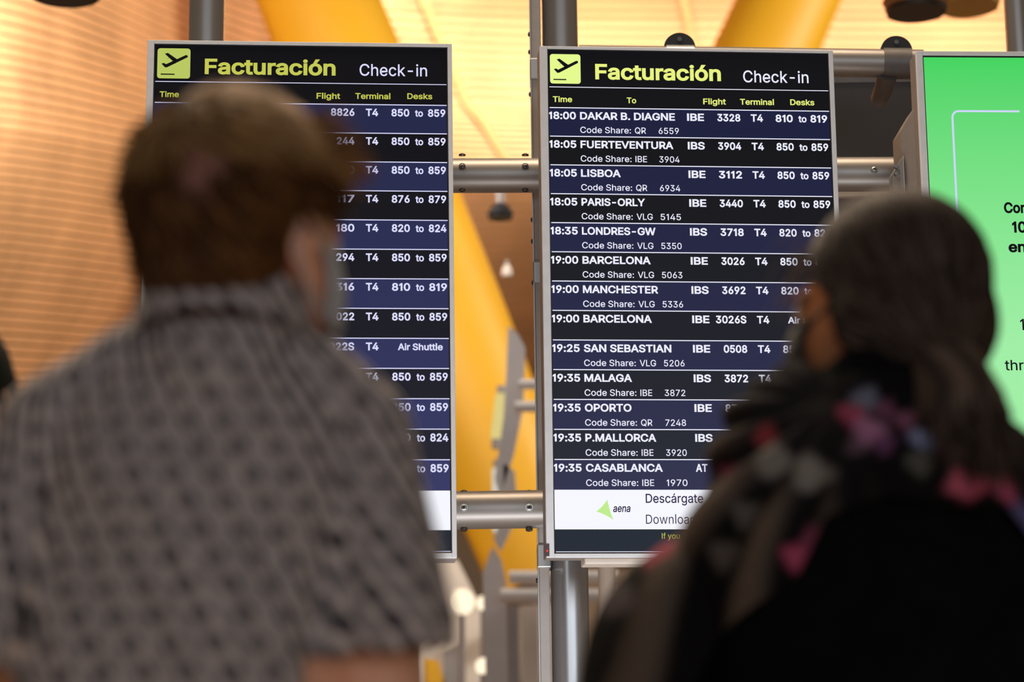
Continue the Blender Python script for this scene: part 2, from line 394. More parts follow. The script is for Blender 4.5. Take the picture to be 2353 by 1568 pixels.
# ---------------------------------------------------------------- lettering
from mathutils.geometry import tessellate_polygon
GLYPHS = json.loads(r'''{"-":[453,[337,244,337,188,114,188,114,244]],".":[188,[95,-4,78,-1,63,9,53,24,50,41,53,59,63,73,78,83,95,87,113,83,128,73,138,59,141,41,138,24,128,9,113,-1]],"0":[453,[227,-7,199,-5,174,1,151,11,130,24,111,41,95,62,80,86,69,113,60,144,53,178,49,214,48,254,49,294,53,330,60,364,69,395,81,422,95,447,112,467,130,484,151,498,174,508,200,514,227,516,254,514,279,508,302,498,323,484,342,467,358,447,372,422,384,395,393,364,400,330,404,294,405,254,404,214,400,178,393,144,384,113,373,86,359,62,342,41,323,24,302,11,279,1,254,-5],[227,50,261,56,290,74,313,103,330,144,336,168,340,194,343,223,344,254,343,285,340,314,336,341,330,365,313,405,290,435,261,453,227,460,192,453,163,435,140,405,123,365,117,341,113,314,110,285,109,254,110,223,113,194,117,168,123,144,140,103,163,74,192,56]],"1":[453,[76,0,76,55,391,55,391,0],[276,509,276,0,212,0,212,448,209,448,86,358,86,427,198,509]],"2":[453,[64,0,64,47,234,229,282,282,299,305,311,327,318,348,320,371,317,397,308,419,293,436,273,449,250,457,224,460,196,457,172,447,153,433,139,413,130,390,127,362,66,362,71,405,86,442,111,473,143,496,182,511,225,516,268,511,306,497,337,474,361,445,376,411,381,372,378,345,371,318,357,290,336,259,267,180,153,60,153,57,389,57,389,0]],"3":[453,[218,-7,173,-3,133,10,98,30,70,57,52,91,44,132,109,132,115,107,126,87,144,71,165,59,191,52,219,50,248,53,275,61,297,74,315,93,325,116,329,145,326,172,316,196,299,217,275,234,242,244,201,248,157,248,157,299,288,448,288,452,70,452,70,509,372,509,372,461,211,278,211,289,239,290,264,288,287,284,308,276,344,253,371,222,387,186,393,145,387,103,370,66,344,36,309,12,288,4,266,-2,243,-6]],"4":[453,[40,105,40,158,247,509,311,509,109,166,109,163,413,163,413,105],[282,0,282,121,282,146,282,318,343,318,343,0]],"5":[453,[221,-7,178,-2,140,11,108,32,83,60,66,93,60,130,122,130,127,108,138,89,154,73,173,60,196,52,221,50,250,53,276,64,298,82,314,104,324,131,328,162,324,193,314,221,297,244,275,262,248,273,218,277,192,275,167,268,145,258,128,246,67,253,96,509,366,509,366,452,151,452,134,301,136,301,155,315,178,325,203,331,229,334,263,330,294,321,321,306,345,285,364,260,379,231,388,199,391,163,390,139,385,117,379,95,369,76,343,41,309,15,289,6,268,-1,245,-5]],"6":[453,[226,-7,182,-1,142,15,109,40,84,74,69,115,64,162,68,199,80,239,89,261,102,285,118,311,137,340,252,509,322,509,151,261,145,261,154,275,165,288,179,299,196,307,214,312,235,314,278,309,316,295,346,271,370,240,384,201,389,157,384,112,368,73,343,39,310,14,271,-2],[226,48,254,52,279,63,299,79,314,101,324,128,327,157,324,187,314,213,299,235,279,251,254,262,226,265,198,262,174,252,153,235,138,214,128,188,125,158,128,128,138,102,153,79,174,63,198,52]],"7":[453,[97,0,323,448,323,452,62,452,62,509,391,509,391,449,165,0]],"8":[453,[226,-7,201,-6,178,-2,156,3,136,11,101,33,74,62,57,96,52,135,55,166,65,195,81,220,101,241,125,256,153,265,153,267,119,282,93,308,76,342,70,380,75,417,90,450,114,477,146,498,184,511,226,516,269,511,306,498,337,477,361,450,377,417,382,380,376,342,359,308,333,282,300,267,300,265,327,256,351,241,372,220,387,195,397,166,401,135,395,96,378,62,352,33,317,11,296,3,275,-2,251,-6],[226,49,258,52,285,60,307,74,323,91,333,113,337,139,333,165,322,189,305,208,283,223,256,232,226,235,196,232,169,223,147,208,130,189,119,165,115,139,119,113,129,91,145,74,167,60,195,52],[226,290,252,292,274,300,293,313,307,330,316,351,319,376,316,399,308,420,294,437,275,449,252,457,226,460,200,457,177,449,159,437,145,420,136,399,133,376,136,351,145,330,159,313,178,300,201,292]],"9":[453,[226,516,271,510,310,494,343,468,368,434,384,393,389,347,385,309,373,270,363,248,350,224,334,197,315,168,200,0,130,0,301,248,307,248,299,234,287,221,273,210,257,202,238,196,218,195,175,199,137,214,106,237,83,269,68,307,64,352,69,397,85,436,110,469,143,494,182,510],[226,460,199,457,174,446,154,429,138,407,129,381,125,352,129,322,138,295,154,274,174,257,199,247,226,243,254,247,279,257,299,273,314,295,324,321,327,350,324,381,314,407,299,429,279,446,254,457]],":":[188,[95,-4,78,-1,63,9,53,24,50,41,53,59,63,73,78,83,95,87,113,83,128,73,138,59,141,41,138,24,128,9,113,-1],[95,271,78,274,63,284,53,299,50,316,53,334,63,349,78,359,95,362,113,359,128,349,138,334,141,316,138,299,128,284,113,274]],"A":[480,[16,0,201,509,276,509,463,0,395,0,287,302,264,372,232,478,245,478,213,371,191,302,85,0],[110,142,110,199,370,199,370,142]],"B":[456,[60,0,60,509,241,509,289,504,329,491,359,469,381,442,394,410,398,374,395,344,387,320,373,301,356,286,336,275,315,267,315,262,339,257,363,245,385,227,402,203,414,173,418,136,413,100,400,67,377,39,344,18,324,10,301,4,275,1,247,0],[125,57,245,57,296,63,330,80,349,105,355,137,352,161,342,184,327,203,306,218,279,228,248,231,125,231],[125,285,238,285,265,288,288,296,308,309,323,326,333,348,336,372,330,403,313,429,283,446,240,452,125,452]],"C":[510,[267,-7,235,-5,205,1,177,11,150,25,126,42,104,63,86,88,70,115,57,146,48,179,42,215,40,254,42,293,48,329,57,362,70,393,86,421,104,445,126,466,150,484,177,498,205,508,235,514,267,516,305,513,340,504,373,490,402,471,427,447,448,418,463,385,473,348,408,348,401,373,389,395,375,413,357,428,337,440,315,449,292,454,267,456,223,450,184,432,166,419,150,403,137,385,125,364,116,340,109,314,105,285,103,254,105,223,109,194,116,168,125,145,137,123,151,105,166,89,184,76,223,59,267,53,292,55,315,60,337,69,357,81,375,96,389,114,401,136,408,160,473,160,463,124,448,91,428,62,402,38,373,19,341,5,305,-4]],"D":[502,[219,0,96,0,96,57,215,57,244,58,272,63,296,70,318,81,337,94,354,110,368,128,379,149,388,172,394,198,398,226,399,255,398,285,394,312,388,337,379,361,368,381,354,399,338,415,320,428,299,438,275,446,249,450,221,452,93,452,93,509,225,509,261,507,294,501,325,492,353,478,377,461,399,441,418,418,433,391,446,361,455,329,460,293,462,255,460,217,455,181,446,149,433,119,417,92,398,68,376,48,351,31,322,17,291,8,256,2],[125,509,125,0,60,0,60,509]],"E":[419,[60,0,60,509,372,509,372,452,125,452,125,286,355,286,355,229,125,229,125,57,375,57,375,0]],"F":[410,[60,0,60,509,369,509,369,452,125,452,125,278,346,278,346,221,125,221,125,0]],"G":[520,[269,-7,236,-5,205,1,176,11,149,25,125,43,104,64,85,88,69,116,57,146,47,179,42,215,40,254,42,293,47,329,57,362,69,393,85,421,103,445,125,466,149,484,175,498,203,508,233,514,265,516,304,513,340,504,374,489,403,469,429,445,449,416,465,384,474,349,408,349,399,372,387,393,373,411,356,427,337,439,315,448,291,454,265,456,222,450,183,432,150,404,125,364,116,340,109,314,105,285,103,254,105,223,109,194,116,168,125,145,137,124,151,105,166,90,184,76,224,59,269,53,309,57,345,71,374,93,396,123,410,160,415,202,434,199,283,199,283,256,478,256,478,200,476,170,471,141,463,115,451,91,436,69,419,50,399,33,377,19,352,8,326,0,298,-5]],"H":[517,[60,0,60,509,125,509,125,289,392,289,392,509,457,509,457,0,392,0,392,232,125,232,125,0]],"I":[300,[31,0,31,57,118,57,118,452,31,452,31,509,269,509,269,452,183,452,183,57,269,57,269,0]],"K":[467,[104,145,104,216,139,261,174,303,212,344,364,509,448,509,231,276,228,276],[60,0,60,509,125,509,125,334,124,225,125,193,125,0],[372,0,188,259,228,309,449,0]],"L":[393,[60,0,60,509,125,509,125,57,361,57,361,0]],"M":[628,[60,0,60,509,152,509,277,187,287,159,299,123,311,84,322,49,307,49,318,83,330,121,342,158,352,187,476,509,568,509,568,0,504,0,504,291,504,327,505,369,506,413,507,457,513,457,498,409,482,363,467,322,456,291,342,0,286,0,170,291,159,321,145,361,129,408,112,457,119,457,120,416,121,372,122,328,122,291,122,0]],"N":[523,[60,0,60,509,136,509,343,183,363,151,388,107,414,55,405,54,401,108,399,157,399,195,399,509,463,509,463,0,387,0,202,290,177,331,148,381,108,452,119,454,122,384,124,328,125,291,125,0]],"O":[533,[267,-7,235,-5,205,1,177,11,150,25,126,42,105,63,86,88,70,115,57,146,48,179,42,215,40,254,42,293,48,329,57,362,70,393,86,421,105,445,126,466,150,484,177,498,205,508,235,514,267,516,299,514,329,508,357,498,384,484,408,466,429,445,448,421,464,393,477,362,486,329,491,293,493,254,491,215,486,179,477,146,464,115,448,88,429,63,408,42,384,25,357,11,329,1,299,-5],[267,53,310,59,349,76,367,89,383,105,396,123,408,144,418,168,425,194,429,223,430,254,429,286,425,314,418,341,408,365,396,386,383,404,367,420,349,433,310,450,267,456,223,450,184,433,167,420,151,404,137,385,125,364,116,340,109,314,105,285,103,254,105,223,109,194,116,168,125,144,137,123,151,105,167,89,184,76,223,59]],"P":[445,[60,0,60,509,235,509,263,507,289,503,312,497,332,487,366,462,390,430,404,391,409,348,404,304,390,265,366,233,332,207,312,198,289,191,263,187,235,186,109,186,109,242,233,242,269,246,297,256,318,272,333,294,342,319,344,348,342,376,333,402,318,423,297,439,268,449,232,452,125,452,125,0]],"Q":[533,[245,159,313,159,369,85,384,65,468,-48,401,-48,346,27,331,46],[267,-7,235,-5,205,1,177,11,150,25,126,42,105,63,86,88,70,115,57,146,48,179,42,215,40,254,42,293,48,329,57,362,70,393,86,421,105,445,126,466,150,484,177,498,205,508,235,514,267,516,299,514,329,508,357,498,384,484,408,466,429,445,448,421,464,393,477,362,486,329,491,293,493,254,491,215,486,179,477,146,464,115,448,88,429,63,408,42,384,25,357,11,329,1,299,-5],[267,53,310,59,349,76,367,89,383,105,396,123,408,144,418,168,425,194,429,223,430,254,429,286,425,314,418,341,408,365,396,386,383,404,367,420,349,433,310,450,267,456,223,450,184,433,167,420,151,404,137,385,125,364,116,340,109,314,105,285,103,254,105,223,109,194,116,168,125,144,137,123,151,105,167,89,184,76,223,59]],"R":[449,[60,0,60,509,236,509,264,507,290,504,313,497,333,489,367,465,390,433,405,395,409,352,405,309,390,271,367,240,333,217,312,209,289,203,264,199,236,198,96,198,96,255,234,255,269,258,298,267,319,281,334,300,342,324,345,352,342,380,334,405,319,425,298,440,269,449,233,452,125,452,125,0],[353,0,230,229,303,229,428,0]],"S":[447,[224,-9,197,-8,172,-4,149,1,128,9,91,31,64,60,46,96,38,137,104,137,110,110,123,88,142,71,166,59,194,52,224,49,257,52,286,60,311,74,329,92,341,114,346,139,342,161,332,179,316,193,296,205,245,222,184,239,154,249,128,260,105,274,86,289,71,307,60,326,54,348,52,372,58,413,75,448,102,476,138,498,158,506,180,511,203,514,227,516,252,514,275,511,296,505,316,498,351,476,377,449,394,415,401,378,337,378,326,412,302,437,267,453,225,459,194,456,167,448,145,435,129,418,118,398,115,376,119,352,131,334,148,319,169,308,212,293,264,279,312,264,336,252,359,238,379,220,395,198,405,171,408,139,403,99,386,64,360,34,323,11,302,2,278,-4,252,-8]],"T":[449,[32,452,32,509,417,509,417,452,257,452,257,0,193,0,193,452]],"U":[517,[259,-8,230,-7,203,-2,177,5,154,15,133,28,114,43,98,60,85,80,74,101,66,124,62,148,60,173,60,509,124,509,124,178,128,144,141,113,160,87,187,68,220,56,259,52,298,56,331,68,357,87,377,113,389,144,393,178,393,509,457,509,457,173,456,148,451,124,443,101,433,80,419,60,403,43,384,28,363,15,340,5,315,-2,288,-7]],"V":[480,[204,0,16,509,84,509,192,206,215,137,248,31,235,31,267,138,290,206,395,509,463,509,278,0]],"W":[686,[155,0,16,509,82,509,163,196,175,145,187,94,197,40,189,40,200,94,211,145,224,196,306,509,380,509,462,196,474,145,486,94,497,40,488,40,499,94,510,145,523,196,603,509,670,509,530,0,455,0,368,323,351,391,336,475,350,475,335,395,318,323,230,0]],"Y":[472,[203,0,203,208,16,509,91,509,192,344,222,292,250,230,224,230,251,293,280,344,381,509,455,509,268,208,268,0]],"a":[389,[160,-9,126,-5,94,5,68,22,48,45,35,73,30,108,34,138,43,161,58,179,78,193,100,203,125,211,178,220,234,227,252,230,265,235,273,243,276,255,276,257,273,279,267,297,256,311,240,322,220,329,196,331,171,329,149,322,132,313,118,301,107,288,100,274,41,291,57,322,79,346,104,364,133,375,163,382,194,384,239,379,263,372,286,360,306,343,322,320,333,290,337,251,337,0,277,0,277,52,272,52,252,25,236,12,215,1,190,-6],[170,45,202,49,228,59,248,74,263,93,272,115,276,138,276,190,259,182,231,176,200,171,175,168,134,159,117,150,103,139,95,124,92,105,94,87,102,72,114,61,130,52,149,47]],"c":[396,[207,-8,182,-7,159,-2,137,6,117,16,98,30,82,46,68,64,56,85,46,108,40,133,36,159,34,187,36,216,40,243,46,268,56,291,68,312,82,330,98,346,117,360,137,371,159,378,182,383,207,384,234,383,260,377,284,368,305,356,324,341,340,322,353,301,362,277,303,262,290,289,270,311,242,325,207,330,173,325,145,310,124,287,108,258,99,224,96,187,99,151,108,117,124,89,145,66,173,51,207,46,243,52,271,66,292,89,304,117,363,102,354,78,341,56,325,37,306,21,285,9,261,-1,235,-6]],"d":[424,[195,-8,151,-2,111,16,79,45,55,84,46,108,39,133,35,160,34,189,35,218,39,245,46,270,55,293,79,332,112,361,151,378,196,384,228,381,253,373,272,360,287,346,306,319,311,319,311,509,372,509,372,0,313,0,313,59,307,59,287,31,272,17,252,4,227,-5],[205,47,236,51,263,65,284,86,299,115,309,150,312,189,309,229,300,263,284,291,263,312,237,325,205,330,172,325,145,311,124,290,108,261,99,227,96,189,99,151,109,117,124,88,145,66,172,51]],"e":[404,[212,-8,185,-7,161,-2,138,6,117,16,98,30,82,46,68,64,56,85,46,108,40,132,35,159,34,187,35,215,39,242,46,267,55,290,67,311,81,329,97,346,115,359,135,370,157,378,180,383,205,384,236,382,266,374,294,361,319,341,341,315,357,282,368,242,371,194,371,169,75,169,75,221,338,221,310,202,307,237,298,269,283,294,263,314,237,326,205,330,173,326,146,313,125,294,109,270,99,241,96,211,96,178,100,139,110,106,128,80,151,61,179,50,212,46,234,48,254,53,271,61,285,73,297,88,306,105,365,91,353,63,335,39,311,19,283,4,249,-5]],"f":[254,[228,379,228,327,6,327,6,379],[81,0,81,432,84,461,96,486,113,505,135,519,161,527,187,530,222,527,243,521,227,468,215,472,195,474,171,470,154,460,145,443,142,419,142,0]],"g":[425,[207,-151,168,-148,134,-140,105,-127,82,-110,64,-91,51,-69,101,-41,122,-66,136,-78,154,-88,178,-95,207,-97,249,-92,282,-75,304,-47,311,-6,311,68,306,68,287,41,272,28,252,16,227,8,195,5,152,10,113,27,80,53,55,90,46,112,39,136,35,163,34,191,35,220,39,246,46,271,55,293,80,332,112,361,152,378,196,384,228,382,253,373,273,360,288,346,308,319,313,319,313,379,372,379,372,-9,367,-54,350,-90,324,-117,291,-136,251,-147],[205,59,237,63,264,75,285,95,300,121,309,154,312,193,309,231,300,264,285,291,264,312,237,325,205,330,172,325,145,312,124,290,109,262,99,229,96,193,99,155,109,123,124,96,145,76,172,63]],"h":[410,[114,227,114,0,53,0,53,509,114,509,114,287,102,287,124,332,152,362,187,379,227,384,264,380,295,369,321,349,341,321,353,285,357,240,357,0,296,0,296,235,290,275,273,304,246,323,210,329,184,326,161,317,141,303,126,283,117,257]],"i":[167,[53,0,53,379,114,379,114,0],[84,443,67,446,54,455,44,468,41,483,44,499,54,512,67,521,84,524,100,521,114,512,123,499,126,483,123,468,114,455,100,446]],"k":[381,[110,137,110,212,121,212,284,379,360,379,184,199,177,199],[53,0,53,509,114,509,114,0],[294,0,148,186,191,229,372,0]],"l":[189,[139,-2,101,3,74,20,58,47,53,84,53,509,114,509,114,99,115,77,120,62,130,54,146,52,160,53,170,54,181,3,162,-1]],"m":[610,[53,0,53,379,112,379,112,295,108,295,118,323,132,346,151,363,172,376,195,384,219,386,257,380,287,361,309,331,321,295,312,295,322,321,337,343,357,361,381,375,407,383,437,386,468,383,497,372,522,354,541,328,553,296,557,255,557,0,496,0,496,254,490,289,473,313,447,326,419,330,395,328,374,320,358,307,345,290,338,270,335,247,335,0,274,0,274,260,269,288,253,311,229,326,199,330,178,328,158,320,140,307,126,289,117,266,114,238,114,0]],"n":[410,[114,227,114,0,53,0,53,379,112,379,112,287,102,287,124,332,152,362,187,379,227,384,264,380,295,369,321,349,341,321,353,285,357,240,357,0,296,0,296,235,290,275,273,304,246,323,210,329,184,326,161,317,141,303,126,283,117,257]],"o":[415,[207,-8,182,-7,159,-2,137,6,117,16,98,30,82,46,68,64,56,85,46,108,40,133,36,159,34,187,36,216,40,243,46,268,56,291,68,312,82,330,98,346,117,360,137,371,159,378,182,383,207,384,233,383,256,378,278,371,299,360,317,346,333,330,347,312,359,291,369,268,376,243,380,216,381,187,380,159,376,133,369,108,359,85,347,64,333,46,317,30,299,16,278,6,256,-2,233,-7],[207,46,242,51,270,66,292,89,307,117,316,151,319,187,316,224,307,258,292,287,270,310,242,325,207,330,173,325,145,310,124,287,108,258,99,224,96,187,99,151,108,117,124,89,145,66,173,51]],"r":[259,[53,0,53,379,112,379,112,321,115,321,130,347,152,367,181,380,213,385,229,384,243,384,243,322,230,324,207,326,182,323,159,315,140,301,126,284,117,262,114,237,114,0]],"s":[365,[182,-8,145,-5,112,3,84,18,62,38,45,63,36,94,94,107,105,79,124,60,150,49,181,45,217,50,244,62,262,81,268,103,265,121,254,136,237,147,212,155,149,170,104,186,72,208,53,237,47,274,51,305,65,332,87,354,115,370,149,381,187,384,223,381,254,372,279,358,299,339,314,316,324,290,268,277,258,298,243,316,219,328,187,333,156,329,131,317,114,299,109,277,112,258,124,243,144,232,172,223,229,209,275,194,306,171,325,142,331,107,326,75,312,47,290,24,260,6,223,-5]],"t":[227,[204,379,204,327,6,327,6,379],[65,471,126,471,126,98,128,76,136,61,150,53,170,50,185,51,202,54,213,2,192,-3,168,-4,125,2,92,21,72,52,65,93]],"u":[410,[182,-5,146,-1,115,11,89,31,69,59,57,95,53,139,53,379,114,379,114,144,119,105,137,75,164,56,200,50,226,53,249,62,268,77,283,97,293,122,296,153,296,379,357,379,357,0,298,0,298,92,307,92,297,67,286,47,272,30,257,17,222,0]],"w":[567,[138,0,23,379,87,379,133,214,154,137,175,41,165,41,186,135,206,214,252,379,316,379,362,214,382,136,402,41,391,41,413,135,434,214,480,379,545,379,429,0,368,0,319,172,305,225,291,280,277,338,291,338,277,280,263,225,248,172,199,0]],"y":[389,[47,-139,61,-86,71,-87,88,-90,104,-89,118,-84,130,-74,141,-58,151,-36,163,-1,17,379,84,379,165,155,187,87,206,21,184,21,202,87,224,155,305,379,371,379,204,-58,191,-85,177,-107,159,-124,139,-136,117,-143,91,-145,65,-143]],"á":[389,[160,-9,126,-5,94,5,68,22,48,45,35,73,30,108,34,138,43,161,58,179,78,193,100,203,125,211,178,220,234,227,252,230,265,235,273,243,276,255,276,257,273,279,267,297,256,311,240,322,220,329,196,331,171,329,149,322,132,313,118,301,107,288,100,274,41,291,57,322,79,346,104,364,133,375,163,382,194,384,239,379,263,372,286,360,306,343,322,320,333,290,337,251,337,0,277,0,277,52,272,52,252,25,236,12,215,1,190,-6],[170,45,202,49,228,59,248,74,263,93,272,115,276,138,276,190,259,182,231,176,200,171,175,168,134,159,117,150,103,139,95,124,92,105,94,87,102,72,114,61,130,52,149,47],[162,429,210,529,278,529,212,429]],"ó":[415,[207,-8,182,-7,159,-2,137,6,117,16,98,30,82,46,68,64,56,85,46,108,40,133,36,159,34,187,36,216,40,243,46,268,56,291,68,312,82,330,98,346,117,360,137,371,159,378,182,383,207,384,233,383,256,378,278,371,299,360,317,346,333,330,347,312,359,291,369,268,376,243,380,216,381,187,380,159,376,133,369,108,359,85,347,64,333,46,317,30,299,16,278,6,256,-2,233,-7],[207,46,242,51,270,66,292,89,307,117,316,151,319,187,316,224,307,258,292,287,270,310,242,325,207,330,173,325,145,310,124,287,108,258,99,224,96,187,99,151,108,117,124,89,145,66,173,51],[181,429,228,529,297,529,231,429]]}''')
GLYPHS['I'] = [188, [60, 0, 60, 509, 128, 509, 128, 0]]
GLYPHS['l'] = [178, [56, 0, 56, 535, 122, 535, 122, 0]]
GLYPHS['1'] = [300, [212 - 60, 0, 212 - 60, 430, 60, 362, 60, 424, 172, 509, 218, 509, 218, 0]]
def text_width(s):
    return sum(180 if c == ' ' else GLYPHS[c][0] for c in s)
def norm_digits(s):
    return s
def text_polys(s, shear=0.0):
    out, x = [], 0
    for c in s:
        if c == ' ':
            x += 180; continue
        g = GLYPHS[c]
        adv = g[0]
        for cont in g[1:]:
            pts = [(x + cont[i] + shear * cont[i + 1], cont[i + 1]) for i in range(0, len(cont), 2)]
            out.append(pts)
        x += adv
    return out
def bounds(polys):
    xs = [p[0] for c in polys for p in c]
    return min(xs), max(xs)

class Lettering:
    """collects words in the (u, w) plane of a screen and builds one mesh"""
    def __init__(s, y):
        s.v, s.f, s.y = [], [], y
    def word(s, txt, u0, u1, w, cap, bold=0.0, shear=0.0, slope=0.0, right=None):
        polys = text_polys(txt, shear)
        b0, b1 = bounds(polys)
        b0 -= bold; b1 += bold
        k = cap / (509 + 2 * bold)
        if u1 is None:
            kx = k * 0.98
            if right is not None: u0 = right - (b1 - b0) * kx
        else:
            kx = (u1 - u0) / (b1 - b0)
        X = lambda p: (u0 + (p[0] - b0) * kx, s.y, w + (p[1] + bold) * k)
        # filled outline: every outer contour is filled on its own, with the holes inside it
        sa = lambda c: sum(c[i - 1][0] * c[i][1] - c[i][0] * c[i - 1][1] for i in range(len(c)))
        outers = [c for c in polys if sa(c) < 0]; holes = [c for c in polys if sa(c) > 0]
        def inside(p, c):
            r = False
            for i in range(len(c)):
                (xa, ya), (xb, yb) = c[i - 1], c[i]
                if (ya > p[1]) != (yb > p[1]) and p[0] < (xb - xa) * (p[1] - ya) / (yb - ya) + xa: r = not r
            return r
        groups = [[o_] + [h for h in holes if inside(h[0], o_)] for o_ in outers]
        for gi in range(0, 2):
            part = groups[gi::2]
            if not part: continue
            for grp in part:
                tri = tessellate_polygon([[Vector((p[0], p[1], 0)) for p in c] for c in grp])
                flat = [p for c in grp for p in c]
                n = len(s.v)
                s.v += [X(p) for p in flat]
                s.f += [(n + a, n + b, n + c_) for a, b, c_ in tri]
        if bold:
            for c in polys:
                L = len(c)
                area_ = sum(c[i][0] * c[(i + 1) % L][1] - c[(i + 1) % L][0] * c[i][1] for i in range(L))
                for sgn in (1, -1):
                    off = []
                    for i in range(L):
                        p, a, b = c[i], c[i - 1], c[(i + 1) % L]
                        d1 = np.array([p[0] - a[0], p[1] - a[1]], float); d2 = np.array([b[0] - p[0], b[1] - p[1]], float)
                        d1 /= max(1e-6, np.hypot(*d1)); d2 /= max(1e-6, np.hypot(*d2))
                        n1 = np.array([d1[1], -d1[0]]) * sgn; n2 = np.array([d2[1], -d2[0]]) * sgn
                        m_ = n1 + n2; q = max(0.35, 1 + n1 @ n2)
                        m_ = m_ / q
                        off.append((p[0] + m_[0] * bold, p[1] + m_[1] * bold))
                    n = len(s.v)
                    s.v += [X(p) for p in c] + [X(p) for p in off]
                    s.f += [(n + i, n + (i + 1) % L, n + L + (i + 1) % L, n + L + i) for i in range(L)]
    def quad(s, u0, u1, w0, w1):
        n = len(s.v)
        s.v += [(u0, s.y, w0), (u1, s.y, w0), (u1, s.y, w1), (u0, s.y, w1)]
        s.f.append((n, n + 1, n + 2, n + 3))
    def poly(s, pts):
        n = len(s.v)
        s.v += [(p[0], s.y, p[1]) for p in pts]
        s.f.append(tuple(range(n, n + len(pts))))
    def build(s, name, m, parent):
        mb = MB(); mb.v, mb.f = s.v, s.f
        return mb.build(name, m, parent, world=False)

WHITE = emis('screen white lettering', srgb(238, 238, 255), 1.0)
WHITE_L = emis('screen white lettering left board', srgb(222, 222, 255), 1.0)
YEL = emis('screen yellow lettering', srgb(232, 242, 128), 1.0)
YEL_L = emis('screen olive yellow lettering', srgb(196, 200, 84), 1.0)
YELP = emis('screen pale yellow', srgb(228, 250, 142), 1.0)
YELP_L = emis('screen olive yellow pictogram', srgb(186, 200, 96), 1.0)
BLK = emis('screen black', srgb(6, 6, 10), 1.0)
BAND = emis('screen white band', srgb(246, 247, 255), 1.0)
FOOT = emis('screen dark slate', srgb(28, 36, 46), 1.0)
NAVYTXT = emis('screen navy lettering', srgb(38, 22, 66), 1.0)
GREENLOGO = emis('screen light green', srgb(190, 236, 140), 1.0)
LEDM = emis('red led', (1.0, 0.02, 0.01), 3.0)
M['sensor'] = mat('dark red sensor window', (0.06, 0.004, 0.008), 0.2, 0, 0, 1)

W_, H_ = 0.70, 1.20619
class Display:
    def __init__(s, pose, label):
        s.loc = Vector(pose[:3]); yaw, tilt = pose[3], pose[4]
        s.R = Matrix.Rotation(yaw, 3, 'Z') @ Matrix.Rotation(tilt, 3, 'X')
        s.root = empty('departures_board' if 'board' in label else 'advertising_screen', s.loc, label, 'screen')
        s.root.rotation_euler = s.R.to_euler()
    def loc2(s, px, py, depth=0.004):
        d = ray(px, py); n = s.R.col[1]
        o = s.loc + n * depth
        t = (o - CAM).dot(n) / d.dot(n)
        q = s.R.transposed() @ (CAM + d * t - s.loc)
        return q.x, q.z
    def shell(s, inner):
        u0, u1, w0, w1 = inner
        hw, hh = W_ / 2, H_ / 2
        # housing
        MB().box(-hw, hw, .012, .075, -hh, hh).build('housing', M['housing'], s.root, bevel=.004, world=False)
        MB().box(-hw * .8, hw * .8, .075, .13, -hh * .86, hh * .86).build('back_box', M['housing'], s.root, bevel=.006, world=False)
        MB().box(-.26, .2, .03, .11, -hh - .012, -hh + .01).build('bottom_lip', M['cream'], s.root, bevel=.003, world=False)
        b = MB()
        for (a0, a1, b0, b1) in ((-hw, u0, -hh, hh), (u1, hw, -hh, hh), (u0, u1, -hh, w0), (u0, u1, w1, hh)):
            b.box(a0, a1, 0, .014, b0, b1)
        b.build('bezel', M['bezel'], s.root, bevel=.0012, world=False)
        g = MB()
        e = .0022
        for (a0, a1, b0, b1) in ((u0, u0 + e, w0, w1), (u1 - e, u1, w0, w1), (u0, u1, w0, w0 + e), (u0, u1, w1 - e, w1)):
            g.box(a0, a1, .0025, .012, b0, b1)
        g.build('gasket', M['rubber'], s.root, world=False)
        MB().add([(u0, .0055, w0), (u1, .0055, w0), (u1, .0055, w1), (u0, .0055, w1)], [(0, 1, 2, 3)]).build('screen_panel', BLK, s.root, world=False)

def pictogram(D, px0, py0, px1, py1, bg, name='pictogram'):
    u0, w1 = D.loc2(px0, py0); u1, w0 = D.loc2(px1, py1)
    L = Lettering(.0046)
    r = (u1 - u0) * .09
    pts = []
    for cx_, cz, a0 in ((u1 - r, w1 - r, 0), (u0 + r, w1 - r, 90), (u0 + r, w0 + r, 180), (u1 - r, w0 + r, 270)):
        for k in range(7):
            a = math.radians(a0 + 15 * k)
            pts.append((cx_ + r * math.cos(a), cz + r * math.sin(a)))
    L.poly(pts)
    o = L.build(name, bg, D.root)
    K = Lettering(.0042)
    T = lambda x, y: (u0 + (u1 - u0) * x, w1 - (w1 - w0) * y)
    # fuselage, wings, tail of the departing plane, and the runway bar
    fus = [(.24, .545), (.86, .22), (.90, .225), (.925, .255), (.915, .295), (.30, .635), (.255, .625)]
    K.poly([T(*p) for p in fus])
    K.poly([T(*p) for p in [(.22, .185), (.315, .155), (.60, .365), (.47, .43)]])
    K.poly([T(*p) for p in [(.30, .33 + .01), (.345, .32), (.35, .33), (.31, .35)]])
    K.poly([T(*p) for p in [(.44, .51), (.50, .34), (.62, .36), (.56, .50)]])
    K.poly([T(*p) for p in [(.125, .515), (.20, .49), (.30, .555), (.29, .635), (.235, .64)]])
    K.quad(*[T(.11, 0)[0], T(.53, 0)[0], T(0, .885)[1], T(0, .845)[1]])
    k = K.build('plane_symbol', BLK, D.root)
    k.parent = o

